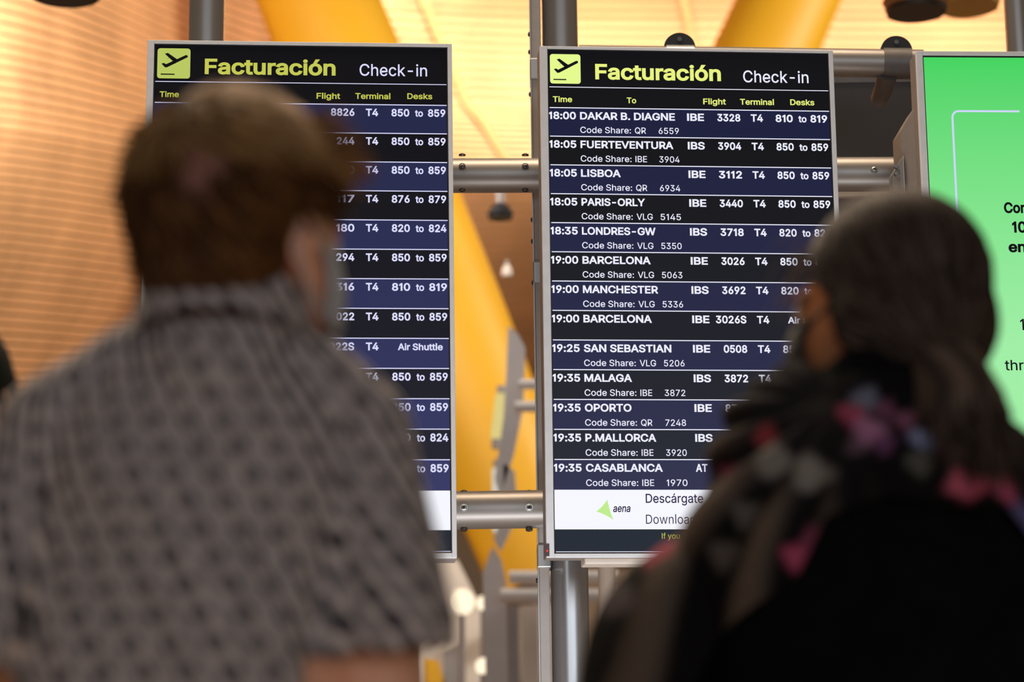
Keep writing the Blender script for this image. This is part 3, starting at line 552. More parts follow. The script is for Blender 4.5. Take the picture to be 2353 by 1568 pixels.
# ---- right board
DR = Display([0.42178, 5.44787, 2.2559, 0.08482, 0.0242], 'right departures board showing the full list of flights from 18:00 to 19:35')
DL = Display([-0.47761, 5.27355, 2.23716, 0.07615, -0.04394], 'left departures board half hidden behind the person in the patterned shirt')
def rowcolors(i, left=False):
    t = i / 12  # off-angle screen glare painted in: rows get paler towards the bottom
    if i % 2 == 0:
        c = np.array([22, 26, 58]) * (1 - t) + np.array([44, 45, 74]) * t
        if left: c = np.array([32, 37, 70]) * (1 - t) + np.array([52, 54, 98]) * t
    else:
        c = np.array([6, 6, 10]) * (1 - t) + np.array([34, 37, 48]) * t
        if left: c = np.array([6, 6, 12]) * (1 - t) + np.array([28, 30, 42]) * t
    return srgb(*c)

def board(D, inner_px, head_y, line1_y, rows_y, foot_y, rows, cols, left):
    W = WHITE_L if left else WHITE
    Yl = YEL_L if left else YEL
    (tlx, tly), (brx, bry) = inner_px
    u0, w1 = D.loc2(tlx, tly); _, w0 = D.loc2(brx, bry)
    u1 = D.loc2(*cols['inner_r'])[0]
    D.shell((u0, u1, w0, w1))
    xr = cols['refx']
    wz = lambda y: D.loc2(xr, y)[1]
    top, bot = wz(rows_y[0]), wz(rows_y[1])
    pitch = (top - bot) / 13
    lw = .0011
    a0, a1 = u0 + .004, u1 - .003
    R_ = Lettering(.0044)
    R_.quad(a0, a1, wz(head_y) - lw * .8, wz(head_y) + lw * .8)
    R_.build('header_rule', W, D.root)
    S = D.loc2
    cap_hd = pitch * .205
    for i, row in enumerate(rows):
        t_, b_ = top - pitch * i, top - pitch * (i + 1)
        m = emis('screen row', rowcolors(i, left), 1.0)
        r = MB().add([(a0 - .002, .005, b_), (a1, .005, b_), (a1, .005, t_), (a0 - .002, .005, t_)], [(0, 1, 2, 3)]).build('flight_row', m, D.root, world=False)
        L = Lettering(.0044)
        L.quad(a0, a1, t_ - lw, t_ + lw)
        base = t_ - pitch * .405
        cap = pitch * .262
        sc_ = 1.0
        for it in row:
            kind, txt = it[0], it[1]
            if kind == 'name':
                L.word(txt, cols['name'], cols['name'] + it[2] * cols['upx'](i), base, cap, 24)
            elif kind == 'share':
                b2 = t_ - pitch * .875
                L.word('Code Share:', cols['name'], cols['name'] + cols['sharew'], b2, cap * .82, 6)
                L.word(it[1], cols['qr'], None, b2, cap * .82, 6)
                L.word(it[2], cols['cs0'], cols['cs0'] + cols['csw'], b2, cap * .82, 6)
            elif kind == 'air':
                L.word('Air Shuttle', cols['air'][0], cols['air'][1], base + pitch * .01, cap * .86, 22)
            else:
                c0, c1 = cols[kind]
                frac = it[2] if len(it) > 2 else 1
                if kind in ('flight',):
                    w_ = (c1 - c0) / 4 * len(txt)
                    if len(txt) == 5: w_ *= 1.04
                    if len(it) > 2: L.word(txt, c0, c0 + w_, base, cap, 25)
                    else: L.word(txt, c1 - w_, c1, base, cap, 25)
                elif kind == 'to':
                    L.word('to', c0, c1, base, cap * .92, 21)
                else:
                    L.word(txt, c0, c0 + (c1 - c0) * frac, base, cap, 25)
        o = L.build('row_lettering', W, r)
    # white band and footer strip
    wb0, wb1 = bot, wz(foot_y)
    band = MB().add([(a0 - .002, .005, wb1), (a1, .005, wb1), (a1, .005, wb0), (a0 - .002, .005, wb0)], [(0, 1, 2, 3)]).build('white_banner', BAND, D.root, world=False)
    foot = MB().add([(a0 - .002, .005, w0 + .003), (a1, .005, w0 + .003), (a1, .005, wb1), (a0 - .002, .005, wb1)], [(0, 1, 2, 3)]).build('footer_strip', FOOT, D.root, world=False)
    F_ = Lettering(.0044)
    F_.quad(a0, a1, w0 + .0035, w0 + .005)
    F_.build('footer_rule', W, foot)
    return band, foot

def uu(D, x, y): return D.loc2(x, y)[0]
def ww(D, x, y): return D.loc2(x, y)[1]
def free(D, items, m, name, parent=None, bold=17, shear=0):
    for (txt, x0, x1, y, cap) in items:
        L = Lettering(.0040)
        u0, w0 = D.loc2(x0, y)
        u1 = D.loc2(x1, y)[0] if x1 else None
        capw = D.loc2(x0, y - cap)[1] - w0
        L.word(txt, u0, u1, w0, capw, bold, shear)
        L.build(name, m, parent or D.root)

def cs(a, b): return ('share', a, b)
rowsR = [
 [('time','18:00'),('name','DAKAR B. DIAGNE',218),cs('QR','6559'),('air_code','IBE'),('flight','3328'),('t4','T4'),('d1','810'),('to','to'),('d2','819')],
 [('time','18:05'),('name','FUERTEVENTURA',213),cs('IBE','3904'),('air_code','IBS'),('flight','3904'),('t4','T4'),('d1','850'),('to','to'),('d2','859')],
 [('time','18:05'),('name','LISBOA',91),cs('QR','6934'),('air_code','IBE'),('flight','3112'),('t4','T4'),('d1','850'),('to','to'),('d2','859')],
 [('time','18:05'),('name','PARIS-ORLY',145.5),cs('VLG','5145'),('air_code','IBE'),('flight','3440'),('t4','T4'),('d1','850'),('to','to'),('d2','859')],
 [('time','18:35'),('name','LONDRES-GW',169),cs('VLG','5350'),('air_code','IBS'),('flight','3718'),('t4','T4'),('d1','820'),('to','to'),('d2','824')],
 [('time','19:00'),('name','BARCELONA',156.5),cs('VLG','5063'),('air_code','IBE'),('flight','3026'),('t4','T4'),('d1','850'),('to','to'),('d2','859')],
 [('time','19:00'),('name','MANCHESTER',172.5),cs('VLG','5336'),('air_code','IBS'),('flight','3692'),('t4','T4'),('d1','820'),('to','to'),('d2','824')],
 [('time','19:00'),('name','BARCELONA',157),('air_code','IBE'),('flight','3026S'),('t4','T4'),('air','')],
 [('time','19:25'),('name','SAN SEBASTIAN',201),cs('VLG','5206'),('air_code','IBE'),('flight','0508'),('t4','T4'),('d1','850'),('to','to'),('d2','859')],
 [('time','19:35'),('name','MALAGA',109),cs('IBE','3872'),('air_code','IBS'),('flight','3872'),('t4','T4'),('d1','850'),('to','to'),('d2','859')],
 [('time','19:35'),('name','OPORTO',107),cs('QR','7248'),('air_code','IBE'),('flight','87',.5)],
 [('time','19:35'),('name','P.MALLORCA',162.5),cs('IBE','3920'),('air_code','IBS')],
 [('time','19:35'),('name','CASABLANCA',176.5),cs('IBE','1970'),('air_code','AT',.66)],
]
colsR = dict(refx=1262, inner_r=(1903, 124), time=(uu(DR,1261.5,274), uu(DR,1323.5,274)), name=uu(DR,1333,276),
  sharew=uu(DR,1449.5,306)-uu(DR,1333,306), qr=uu(DR,1459,306), cs0=uu(DR,1513.6,306), csw=uu(DR,1560,306)-uu(DR,1513.6,306),
  air_code=(uu(DR,1579,279), uu(DR,1618,279)), flight=(uu(DR,1648.5,279), uu(DR,1701.5,279)), t4=(uu(DR,1725.5,280), uu(DR,1753.5,280)),
  d1=(uu(DR,1782.5,281), uu(DR,1822,281)), to=(uu(DR,1835,281), uu(DR,1853.5,281)), d2=(uu(DR,1862.5,282), uu(DR,1902-1,282)), air=(uu(DR,1811,741), uu(DR,1914,741)),
  upx=lambda i: (uu(DR,1533,260+66*i)-uu(DR,1333,260+66*i))/200)
# centre column of digits: frac handles words shorter than their column
bandR, footR = board(DR, ((1257.3, 113), (1272, 1273)), 199.5, 247, (247.0, 1125.8), 1217, rowsR, colsR, False)
pictogram(DR, 1263.3, 123.9, 1334.6, 192.6, YELP)
free(DR, [('Facturación', 1368, 1656.7, 182.4, 35.6)], YEL, 'heading', bold=25)
free(DR, [('Check-in', 1708, 1858, 189, 27)], WHITE, 'subheading', bold=5)
free(DR, [('Time', 1270.4, 1314.7, 234.4, 13.2), ('To', 1440.4, 1462, 237.3, 13.2), ('Flight', 1616, 1668, 239.8, 13.4), ('Terminal', 1700.6, 1778.5, 240.6, 13.4), ('Desks', 1816, 1871.4, 241.6, 13.4)], YEL, 'column_headings', bold=18)
# banner: three-pointed leaf logo and its name, two lines of advert text
L = Lettering(.0044)
tips = [(1370.4, 1175.7), (1395.7, 1148.5), (1409.5, 1195)]
cen = (1391, 1173)
pts = []
for i in range(3):
    a, b = tips[i], tips[(i + 1) % 3]
    for k in range(8):
        t = k / 8
        mx, my = (a[0] + b[0]) / 2 * .72 + cen[0] * .28, (a[1] + b[1]) / 2 * .72 + cen[1] * .28
        x = a[0] * (1 - t) ** 2 + 2 * mx * t * (1 - t) + b[0] * t * t
        y = a[1] * (1 - t) ** 2 + 2 * my * t * (1 - t) + b[1] * t * t
        pts.append(DR.loc2(x, y))
cu_, cw_ = DR.loc2(*cen)
for i in range(len(pts)):
    L.poly([(cu_, cw_), pts[i], pts[(i + 1) % len(pts)]])
L.build('logo', GREENLOGO, bandR)
free(DR, [('aena', 1409, 1449, 1177.3, 17.5)], NAVYTXT, 'logo_name', bandR, bold=15, shear=.18)
free(DR, [('Descárgate', 1483.9, 1616, 1156.2, 21)], NAVYTXT, 'banner_text', bandR, bold=8)
free(DR, [('Download', 1484.5, 1598, 1204.2, 21)], NAVYTXT, 'banner_text', bandR, bold=0)
free(DR, [('If you', 1521, 1562, 1238.6, 13)], YEL_L, 'footer_text', footR, bold=0)
u, w = DR.loc2(1257, 1265)
MB().box(u - .0048, u + .0048, -.0012, .004, w - .014, w + .014).build('sensor_window', M['sensor'], DR.root, world=False)
MB().tube([(u, -.0013, w - .002), (u, -.0022, w - .002)], .0018, 12).build('red_light', LEDM, DR.root, world=False)

# ---- left board (only what can be read past the person)
def rl(fl, d1='850', d2='859', extra=()):
    r = list(extra)
    if fl: r.append(('flight', fl))
    r += [('t4','T4'),('d1',d1),('to','to'),('d2',d2)]
    return r
rowsL = [rl('8826'), rl('244'), rl('8690'), rl('117','876','879'), rl('180','820','824'),
 rl('294', extra=[('time','16',.40)]), rl('316','810','819', extra=[('time','16',.40)]), rl('3022'),
 [('air_code','IBE'),('flight','3022S'),('t4','T4'),('air','')], rl('3254'), rl(''), rl('','820','824'), rl('')]
colsL = dict(refx=1026, inner_r=(1028, 109), time=(uu(DL,348,673), uu(DL,411,673)), name=uu(DL,420,276), sharew=.1, qr=0, cs0=0, csw=0,
  air_code=(uu(DL,685,808), uu(DL,724.5,808)), flight=(uu(DL,760.3,268), uu(DL,814.5,268)), t4=(uu(DL,840.6,268), uu(DL,869,268)),
  d1=(uu(DL,899.5,268.5), uu(DL,940.5,268.5)), to=(uu(DL,953.7,269), uu(DL,972,269)), d2=(uu(DL,983.4,269), uu(DL,1023.5,269)), air=(uu(DL,914.5,808), uu(DL,1017.5,808)),
  upx=lambda i: 1)
colsL['flight5'] = None
bandL, footL = board(DL, ((354.8, 101), (1036, 1272)), 194.6, 241.5, (242.3, 1127.8), 1218.6, rowsL, colsL, True)
pictogram(DL, 362.3, 110.5, 436.5, 180.5, YELP_L)
free(DL, [('Facturación', 470.3, 771, 170.3, 35.6)], YEL_L, 'heading', bold=25)
free(DL, [('Check-in', 826.3, 981.4, 173.9, 27)], WHITE_L, 'subheading', bold=5)
free(DL, [('Time', 366.7, 411, 223, 13.2), ('Flight', 727.4, 781.6, 227, 13.4), ('Terminal', 816.4, 897, 227.3, 13.4), ('Desks', 935.9, 993.3, 227.7, 13.4)], YEL_L, 'column_headings', bold=18)

# ---- green screen
yaw3, tilt3 = 0.055, 0.02
R3 = Matrix.Rotation(yaw3, 3, 'Z') @ Matrix.Rotation(tilt3, 3, 'X')
loc3 = P(2105, 117, 5.42) - R3 @ Vector((-W_ / 2, 0, H_ / 2))
DG = Display([*loc3, yaw3, tilt3], 'bright green advertising screen with a white rounded outline at the right edge')
u0, w1 = DG.loc2(2119.5, 128); hw, hh = W_ / 2, H_ / 2
DG.shell((u0, hw - .014, -hh + .014, w1))
gm = bpy.data.materials.new('screen green'); gm.use_nodes = True
nt = gm.node_tree; b = nt.nodes['Principled BSDF']
b.inputs['Base Color'].default_value = (.01, .01, .01, 1)
b.inputs['Specular IOR Level'].default_value = .1
tc = nt.nodes.new('ShaderNodeTexCoord'); sx = nt.nodes.new('ShaderNodeSeparateXYZ'); mr = nt.nodes.new('ShaderNodeMapRange')
nt.links.new(tc.outputs['Object'], sx.inputs[0]); nt.links.new(sx.outputs['Z'], mr.inputs[0])
mr.inputs[1].default_value, mr.inputs[2].default_value = .6, -.1
g1 = ramp(nt, mr.outputs[0], [(0.0, srgb(62, 212, 92)), (0.12, srgb(86, 214, 108)), (.5, srgb(124, 226, 136)), (1.0, srgb(160, 238, 166))])
nt.links.new(g1, b.inputs['Emission Color']); b.inputs['Emission Strength'].default_value = 1.0
MB().add([(u0 + .0015, .005, -hh + .016), (hw - .0155, .005, -hh + .016), (hw - .0155, .005, w1 - .0035), (u0 + .0015, .005, w1 - .0035)], [(0, 1, 2, 3)]).build('green_picture', gm, DG.root, world=False)
LAV = emis('screen lavender line', srgb(206, 212, 250), 1.0)
ca, cb = DG.loc2(2185.5, 253); ce = DG.loc2(2343, 257)[0]; cd = DG.loc2(2218, 835)[1]
L = Lettering(.0044); th = .0048; r = .018
L.quad(ca + r, ce, cb - th, cb); L.quad(ca, ca + th, cd, cb - r)
arc = [(ca + r + rr * math.cos(math.radians(90 + 15 * k)), cb - r + rr * math.sin(math.radians(90 + 15 * k))) for rr in (r, r - th) for k in range(7)]
n = len(L.v); L.v += [(p[0], L.y, p[1]) for p in arc]; L.f += [(n + k, n + k + 1, n + 8 + k, n + 7 + k) for k in range(6)]
L.build('outline', LAV, DG.root)
free(DG, [('Con', 2307.5, 2361, 490, 25), ('10', 2326.5, 2359, 535, 26), ('en', 2318, 2358, 580, 25)], BLK, 'bold_lettering', bold=30)
free(DG, [('1', 2345, 2354, 759, 26), ('thr', 2309.5, 2353, 851.5, 24)], BLK, 'thin_lettering', bold=8)
# hinged cast bracket on its left side
k = DG.root
pp = [(-hw - .0, .045), (-hw - .03, .06), (-hw - .03, .16), (-hw, .16)]
za, zb = DG.loc2(2090, 232)[1], DG.loc2(2090, 425)[1]
m = MB()
pr = [(-hw + .002, .05, za), (-hw - .027, .085, za - .05), (-hw - .027, .085, zb), (-hw + .002, .05, zb - .02)]
m.add(pr + [(p[0], p[1] + .09, p[2]) for p in pr], [(0, 1, 2, 3), (7, 6, 5, 4), (0, 4, 5, 1), (1, 5, 6, 2), (2, 6, 7, 3), (3, 7, 4, 0)])
m.build('side_bracket', M['housing'], k, bevel=.003, world=False)
m = MB(); zc, zd = DG.loc2(2070, 352)[1], DG.loc2(2070, 440)[1]
pr = [(-hw - .025, .07, zc + .015), (-hw - .052, .09, zc - .03), (-hw - .052, .09, zd + .02), (-hw - .025, .07, zd - .01)]
m.add(pr + [(p[0], p[1] + .03, p[2]) for p in pr], [(0, 1, 2, 3), (7, 6, 5, 4), (0, 4, 5, 1), (1, 5, 6, 2), (2, 6, 7, 3), (3, 7, 4, 0)])
m.build('flange_plate', M['alu'], k, bevel=.002, world=False)
for z in (zc - .012, zc - .030):
    MB().tube([(-hw - .043, .082, z), (-hw - .043, .074, z)], .005, 10).build('bracket_bolt', M['bolt'], k, world=False)
# cast box holding each board against the frame
for D_ in (DR, DL, DG):
    for zr, rr_ in ((z_up, .0425), (z_lo, .0455)):
        if D_ is DG and zr == z_lo: continue
        for dx in (-.18, .18):
            front = D_.loc + D_.R @ Vector((dx, .125, 0))
            q = MB().box(front.x - .03, front.x + .03, D_.loc.y + .10 + D_.R.col[2].y * (zr - D_.loc.z), RY - rr_ - .0004 if D_ is not DG else RY - .06, zr - .03, zr + .03)
            q.v = [tuple(D_.R.transposed() @ (Vector(v) - D_.loc)) for v in q.v]
            q.build('rail_bracket', M['grey'], D_.root, bevel=.003, world=False)
            if D_ is not DG and zr == z_up:      # a hook laid over the rail carries the board
                q = MB().box(front.x - .02, front.x + .02, RY - rr_ - .02, RY + .02, zr + rr_ + .0003, zr + rr_ + .012)
                q.box(front.x - .02, front.x + .02, RY - rr_ - .02, RY - rr_ - .003, zr, zr + rr_ + .012)
                q.v = [tuple(D_.R.transposed() @ (Vector(v) - D_.loc)) for v in q.v]
                q.build('rail_hook', M['grey'], D_.root, world=False)

# ---------------------------------------------------------------- things far behind the boards
def poly_thing(name, pts, Y, thick, m, parent, smooth=False):
    a = [P(x, y, Y) for x, y in pts]
    n = len(a)
    v = a + [p + Vector((0, thick, 0)) for p in a]
    f = [tuple(range(n)), tuple(range(2 * n - 1, n - 1, -1))] + [(i, (i + 1) % n, n + (i + 1) % n, n + i) for i in range(n)]
    return MB().add(v, f).build(name, m, parent, bevel=.006)
Yb = 11.5
c = P(1180, 1200, Yb)
sf = empty('steel_tower', (c.x, c.y, 0), 'blurred grey steel frame with white crossbars seen in the gap between the boards', 'frame')
poly_thing('fin', [(1170, 755), (1188, 770), (1204, 800), (1200, 930), (1178, 1040), (1150, 1130), (1140, 1100), (1160, 960), (1166, 860)], Yb, .06, M['fin'], sf)
poly_thing('fin', [(1112, 1320), (1132, 1262), (1150, 1290), (1160, 1340), (1168, 1800), (1126, 1800)], Yb, .06, M['fin'], sf)
poly_thing('fin', [(1160, 1070), (1180, 1085), (1186, 1180), (1150, 1260), (1140, 1240), (1158, 1160)], Yb, .06, M['fin'], sf)
for (y0, y1, xa) in ((872, 896, 1192), (922, 948, 1184), (1312, 1342, 1170), (1352, 1386, 1150)):
    a, b_ = P(xa, (y0 + y1) / 2, Yb - .1), P(1420, (y0 + y1) / 2, Yb - .1)
    MB().tube([a, b_], (y1 - y0) / 2 * Yb / FPX, 16).build('crossbar', M['white'], sf, smooth=True)
for (xa, xb, m_) in ((1166, 1190, M['grey']), (1200, 1236, M['cream'])):
    a, b_ = P(xa, 1392, Yb), P(xb, 1392, Yb)
    MB().box(a.x, b_.x, Yb - .02, Yb + .1, 0, a.z).build('mullion', m_, sf)
a, b_ = P(1290, 1392, Yb + .2), P(1450, 1392, Yb + .2)
MB().box(a.x, b_.x, Yb + .1, Yb + .3, 0, P(1300, 1310, Yb).z).build('pier', M['beige'], sf)
def tube_lamp(x, y0, x1, y1, r, m_, label):
    a, b_ = P(x, y0, 12.5), P(x1, y1, 12.5)
    e = empty('light_tube', b_, label, 'lamp', 'lit tubes in the gap')
    MB().tube([a, a.lerp(b_, .03), a.lerp(b_, .97), b_], [r * .6, r, r, r * .6], 16).build('glass_tube', m_, e, smooth=True)
    MB().tube([b_, b_ + Vector((0, 0, -.05))], r * .8, 12).build('socket', M['grey'], e)
    MB().tube([a + Vector((0, 0, .04)), a], r * .8, 12).build('socket', M['grey'], e)
tube_lamp(1152, 905, 1140, 1010, .03, M['glow2'], 'yellowish lit tube in the gap, above the lower rail')
tube_lamp(1146, 1075, 1148, 1225, .035, M['glow3'], 'pale lit tube in the gap, crossed by the lower rail')
def globe(px, py, r, Y, label):
    c = P(px, py, Y)
    e = empty('globe_lamp', c, label, 'lamp', 'round lamps low in the gap')
    g = MB(); sphere(g, c, (r, r, r), 20, 14); g.build('globe', M['glow'], e, smooth=True)
    MB().tube([c + Vector((0, 0, -r * .9)), (c.x, c.y, 0)], .02, 12).build('stem', M['grey'], e, smooth=True)
def sphere(mb, c, r, n=24, k=16, rot=None):
    c = Vector(c); vs = []; fs = []
    for i in range(k + 1):
        th = math.pi * i / k
        for j in range(n):
            ph = 2 * math.pi * j / n
            v = Vector((r[0] * math.sin(th) * math.cos(ph), r[1] * math.sin(th) * math.sin(ph), r[2] * math.cos(th)))
            if rot is not None: v = rot @ v
            vs.append(c + v)
    for i in range(k):
        for j in range(n):
            a, b = i * n + j, i * n + (j + 1) % n
            fs.append((a, a + n, b + n, b))
    mb.add(vs, fs)
globe(1060, 1384, .075, 13.5, 'large glowing round lamp beside the foot of the yellow pillar')
globe(1112, 1388, .04, 13.0, 'small glowing round lamp right of the large round lamp')
globe(1112, 1532, .045, 12.6, 'small glowing round lamp at the bottom of the gap')
# pale stair flank and counter below the left board
e = empty('stair_flank', (P(1030, 1500, 14.5).x, 14.5, 0), 'pale sloping stair side under the left board, beside the sleeve', 'staircase')
poly_thing('stringer', [(960, 1270), (1050, 1290), (1120, 1430), (1130, 1900), (960, 1900)], 14.6, .2, M['cream'], e)
poly_thing('handrail', [(965, 1425), (1110, 1370), (1112, 1384), (968, 1440)], 14.3, .08, M['cream'], e)
poly_thing('yellow_panel', [(975, 1515), (1005, 1520), (1030, 1600), (975, 1600)], 14.2, .1, M['yellow'], e)
poly_thing('dark_opening', [(1020, 1500), (1062, 1480), (1062, 1900), (1020, 1900)], 14.2, .1, M['grey'], e)

# hanging lamps
def pendant(px, py, Y, rx, h, label, body, rimm, stem=0.5):
    c = P(px, py, Y)
    e = empty('pendant_lamp', c + Vector((0, 0, h)), label, 'lamp', 'pendant lamps under the bamboo ceiling')
    MB().tube([c, c + Vector((0, 0, h * .25)), c + Vector((0, 0, h * .7)), c + Vector((0, 0, h))], [rx * .86, rx, rx * .75, rx * .3], 32).build('shade', body, e, smooth=True)
    MB().tube([c + Vector((0, 0, -h * .12)), c + Vector((0, 0, .02 * h))], [rx * .88, rx * .93], 32).build('rim', rimm, e, smooth=True)
    MB().tube([c + Vector((0, 0, h)), c + Vector((0, 0, h + stem))], rx * .35, 16).build('stem', M['grey'], e, smooth=True)
pendant(1150, 500, 12.0, .068, .075, 'small black pendant lamp hanging in the gap between the boards', M['rubber'], M['rubber'], .15)
pendant(1165, 632, 13.0, .03, .06, 'tiny pale lamp in the gap, below the small black pendant lamp', M['cream'], M['cream'], .02)
pendant(2105, 22, 8.6, .125, .13, 'brown dish lamp with a dark rim at the top right corner', M['dish'], M['dishrim'], .4)
pendant(2225, 8, 9.2, .135, .16, 'ochre bowl lamp right of the brown dish lamp at the top', M['gold'], M['gold'], .4)
pendant(150, -20, 8.0, .14, .14, 'dark dish lamp cut off by the top edge at the left', M['dishrim'], M['dishrim'], .4)
# ---------------------------------------------------------------- people
def attr_color(me, cols):
    a = me.color_attributes.new('Col', 'FLOAT_COLOR', 'POINT')
    buf = np.ones((len(me.vertices), 4), np.float32); buf[:, :3] = cols
    a.data.foreach_set('color', buf.ravel())

def mat_attr(name, rough=0.7, spec=0.3, sheen=0.0):
    m = bpy.data.materials.new(name); m.use_nodes = True
    nt = m.node_tree; b = nt.nodes['Principled BSDF']
    at = nt.nodes.new('ShaderNodeAttribute'); at.attribute_name = 'Col'
    nt.links.new(at.outputs['Color'], b.inputs['Base Color'])
    b.inputs['Roughness'].default_value = rough
    b.inputs['Specular IOR Level'].default_value = spec
    b.inputs['Sheen Weight'].default_value = sheen
    return m

def skin_mat(name, color):
    m = mat(name, color, 0.55, 0, 0.10, 25, bump=0.05, spec=0.35)
    b = m.node_tree.nodes['Principled BSDF']
    b.inputs['Subsurface Weight'].default_value = 0.15
    b.inputs['Subsurface Radius'].default_value = (0.02, 0.008, 0.004)
    return m

class Body:
    """overlapping rounded primitives fused into one continuous skin"""
    def __init__(s): s.mb = MB()
    def ell(s, c, r, rot=None, n=20, k=14):
        sphere(s.mb, c, r, n, k, rot); return s
    def limb(s, pts, rads, n=18):
        pts = [Vector(p) for p in pts]
        fine, fr = [], []
        for i in range(len(pts) - 1):
            for k in range(4):
                t = k / 4
                fine.append(pts[i].lerp(pts[i + 1], t)); fr.append(rads[i] * (1 - t) + rads[i + 1] * t)
        fine.append(pts[-1]); fr.append(rads[-1])
        s.mb.tube(fine, fr, n)
        for p, r in zip(pts, rads): s.ell(p, (r, r, r), n=16, k=10)
        return s
    def fuse(s, name, m, parent, voxel=0.008, smooth=6, world=True):
        o = s.mb.build('tmp', m, None)
        r = o.modifiers.new('r', 'REMESH'); r.mode = 'VOXEL'; r.voxel_size = voxel; r.use_smooth_shade = True
        k = o.modifiers.new('s', 'SMOOTH'); k.iterations = smooth; k.factor = 0.6
        dg = bpy.context.evaluated_depsgraph_get()
        me = bpy.data.meshes.new_from_object(o.evaluated_get(dg))
        old = o.data
        bpy.data.objects.remove(o); bpy.data.meshes.remove(old)
        me.name = name
        off = root_loc(parent)
        me.transform(Matrix.Translation(-off))
        if not me.materials: me.materials.append(m)
        me.polygons.foreach_set('use_smooth', [True] * len(me.polygons))
        ob = bpy.data.objects.new(name, me)
        col.objects.link(ob); ob.parent = parent
        return ob

def cut(ob, keep):
    """keep only faces whose centre (world) satisfies keep(co)"""
    import bmesh
    off = root_loc(ob.parent)
    bm = bmesh.new(); bm.from_mesh(ob.data)
    kill = [f for f in bm.faces if not keep(f.calc_center_median() + off)]
    bmesh.ops.delete(bm, geom=kill, context='FACES')
    bm.to_mesh(ob.data); bm.free()
    return ob

def verts(ob):
    n = len(ob.data.vertices); a = np.empty(n * 3, np.float32)
    ob.data.vertices.foreach_get('co', a)
    return a.reshape(-1, 3) + np.array(root_loc(ob.parent))

def head_frame(yaw, pitch=0.0):
    """columns: right, forward, up. yaw > 0 turns the face to the picture's right"""
    f = Vector((math.sin(yaw) * math.cos(pitch), math.cos(yaw) * math.cos(pitch), math.sin(pitch)))
    r = Vector((math.cos(yaw), -math.sin(yaw), 0))
    return Matrix((r, f, r.cross(f))).transposed()

def add_head(B, c, F, k=1.0, ears=True):
    T = lambda x, y, z: c + F @ (Vector((x, y, z)) * k)
    S = lambda *r: tuple(v * k for v in r)
    B.ell(T(0, -.008, 0), S(.074, .093, .088), F)
    B.ell(T(0, .035, -.055), S(.062, .060, .080), F)
    B.ell(T(0, .052, -.112), S(.036, .036, .028), F)
    B.ell(T(0, .020, -.095), S(.056, .055, .035), F)
    B.limb([T(0, .088, -.025), T(0, .108, -.058)], [.008 * k, .013 * k], 10)
    B.ell(T(-.012, .098, -.064), S(.008, .009, .007), F); B.ell(T(.012, .098, -.064), S(.008, .009, .007), F)
    B.ell(T(0, .092, -.085), S(.023, .009, .006), F); B.ell(T(0, .090, -.095), S(.021, .010, .007), F)
    for q in (-1, 1):
        B.ell(T(q * .031, .084, -.006), S(.020, .010, .006), F)
        B.ell(T(q * .031, .079, -.024), S(.015, .010, .010), F)
        if ears:
            # ear: helix rim, bowl and lobe
            pts = []
            for a in range(-60, 220, 28):
                an = math.radians(a)
                pts.append(T(q * (.080 + .006 * math.sin(max(0, an))), -.008 - .017 * math.cos(an) * -1 * -1, -.040 + .028 * math.sin(an)))
            B.limb(pts, [.0042 * k] * len(pts), 8)
            B.ell(T(q * .078, -.006, -.044), S(.006, .016, .026), F)
            B.ell(T(q * .077, .004, -.070), S(.006, .009, .010), F)

def add_hand(B, wrist, d, up, side, k=1.0):
    """palm and five bent fingers; d = direction of the hand, up = back of hand, side = towards the thumb"""
    d, up, side = Vector(d).normalized(), Vector(up).normalized(), Vector(side).normalized()
    F = Matrix((side, d, up)).transposed()
    B.ell(Vector(wrist) + d * .045 * k, (.038 * k, .052 * k, .016 * k), F)
    for i, (o, L) in enumerate(((.027, .072), (.010, .080), (-.008, .074), (-.025, .058))):
        b = Vector(wrist) + d * .07 * k + side * o * k
        p1 = b + d * L * .42 * k - up * .006
        p2 = p1 + (d * .8 - up * .55).normalized() * L * .32 * k
        p3 = p2 + (d * .35 - up * .9).normalized() * L * .26 * k
        B.limb([b, p1, p2, p3], [.0095 * k, .0088 * k, .0082 * k, .0070 * k], 10)
    t0 = Vector(wrist) + d * .025 * k + side * .026 * k
    t1 = t0 + (side * .8 + d * .7).normalized() * .035 * k
    t2 = t1 + (d * .9 + side * .25 - up * .3).normalized() * .030 * k
    B.limb([t0, t1, t2], [.013 * k, .0105 * k, .0085 * k], 10)

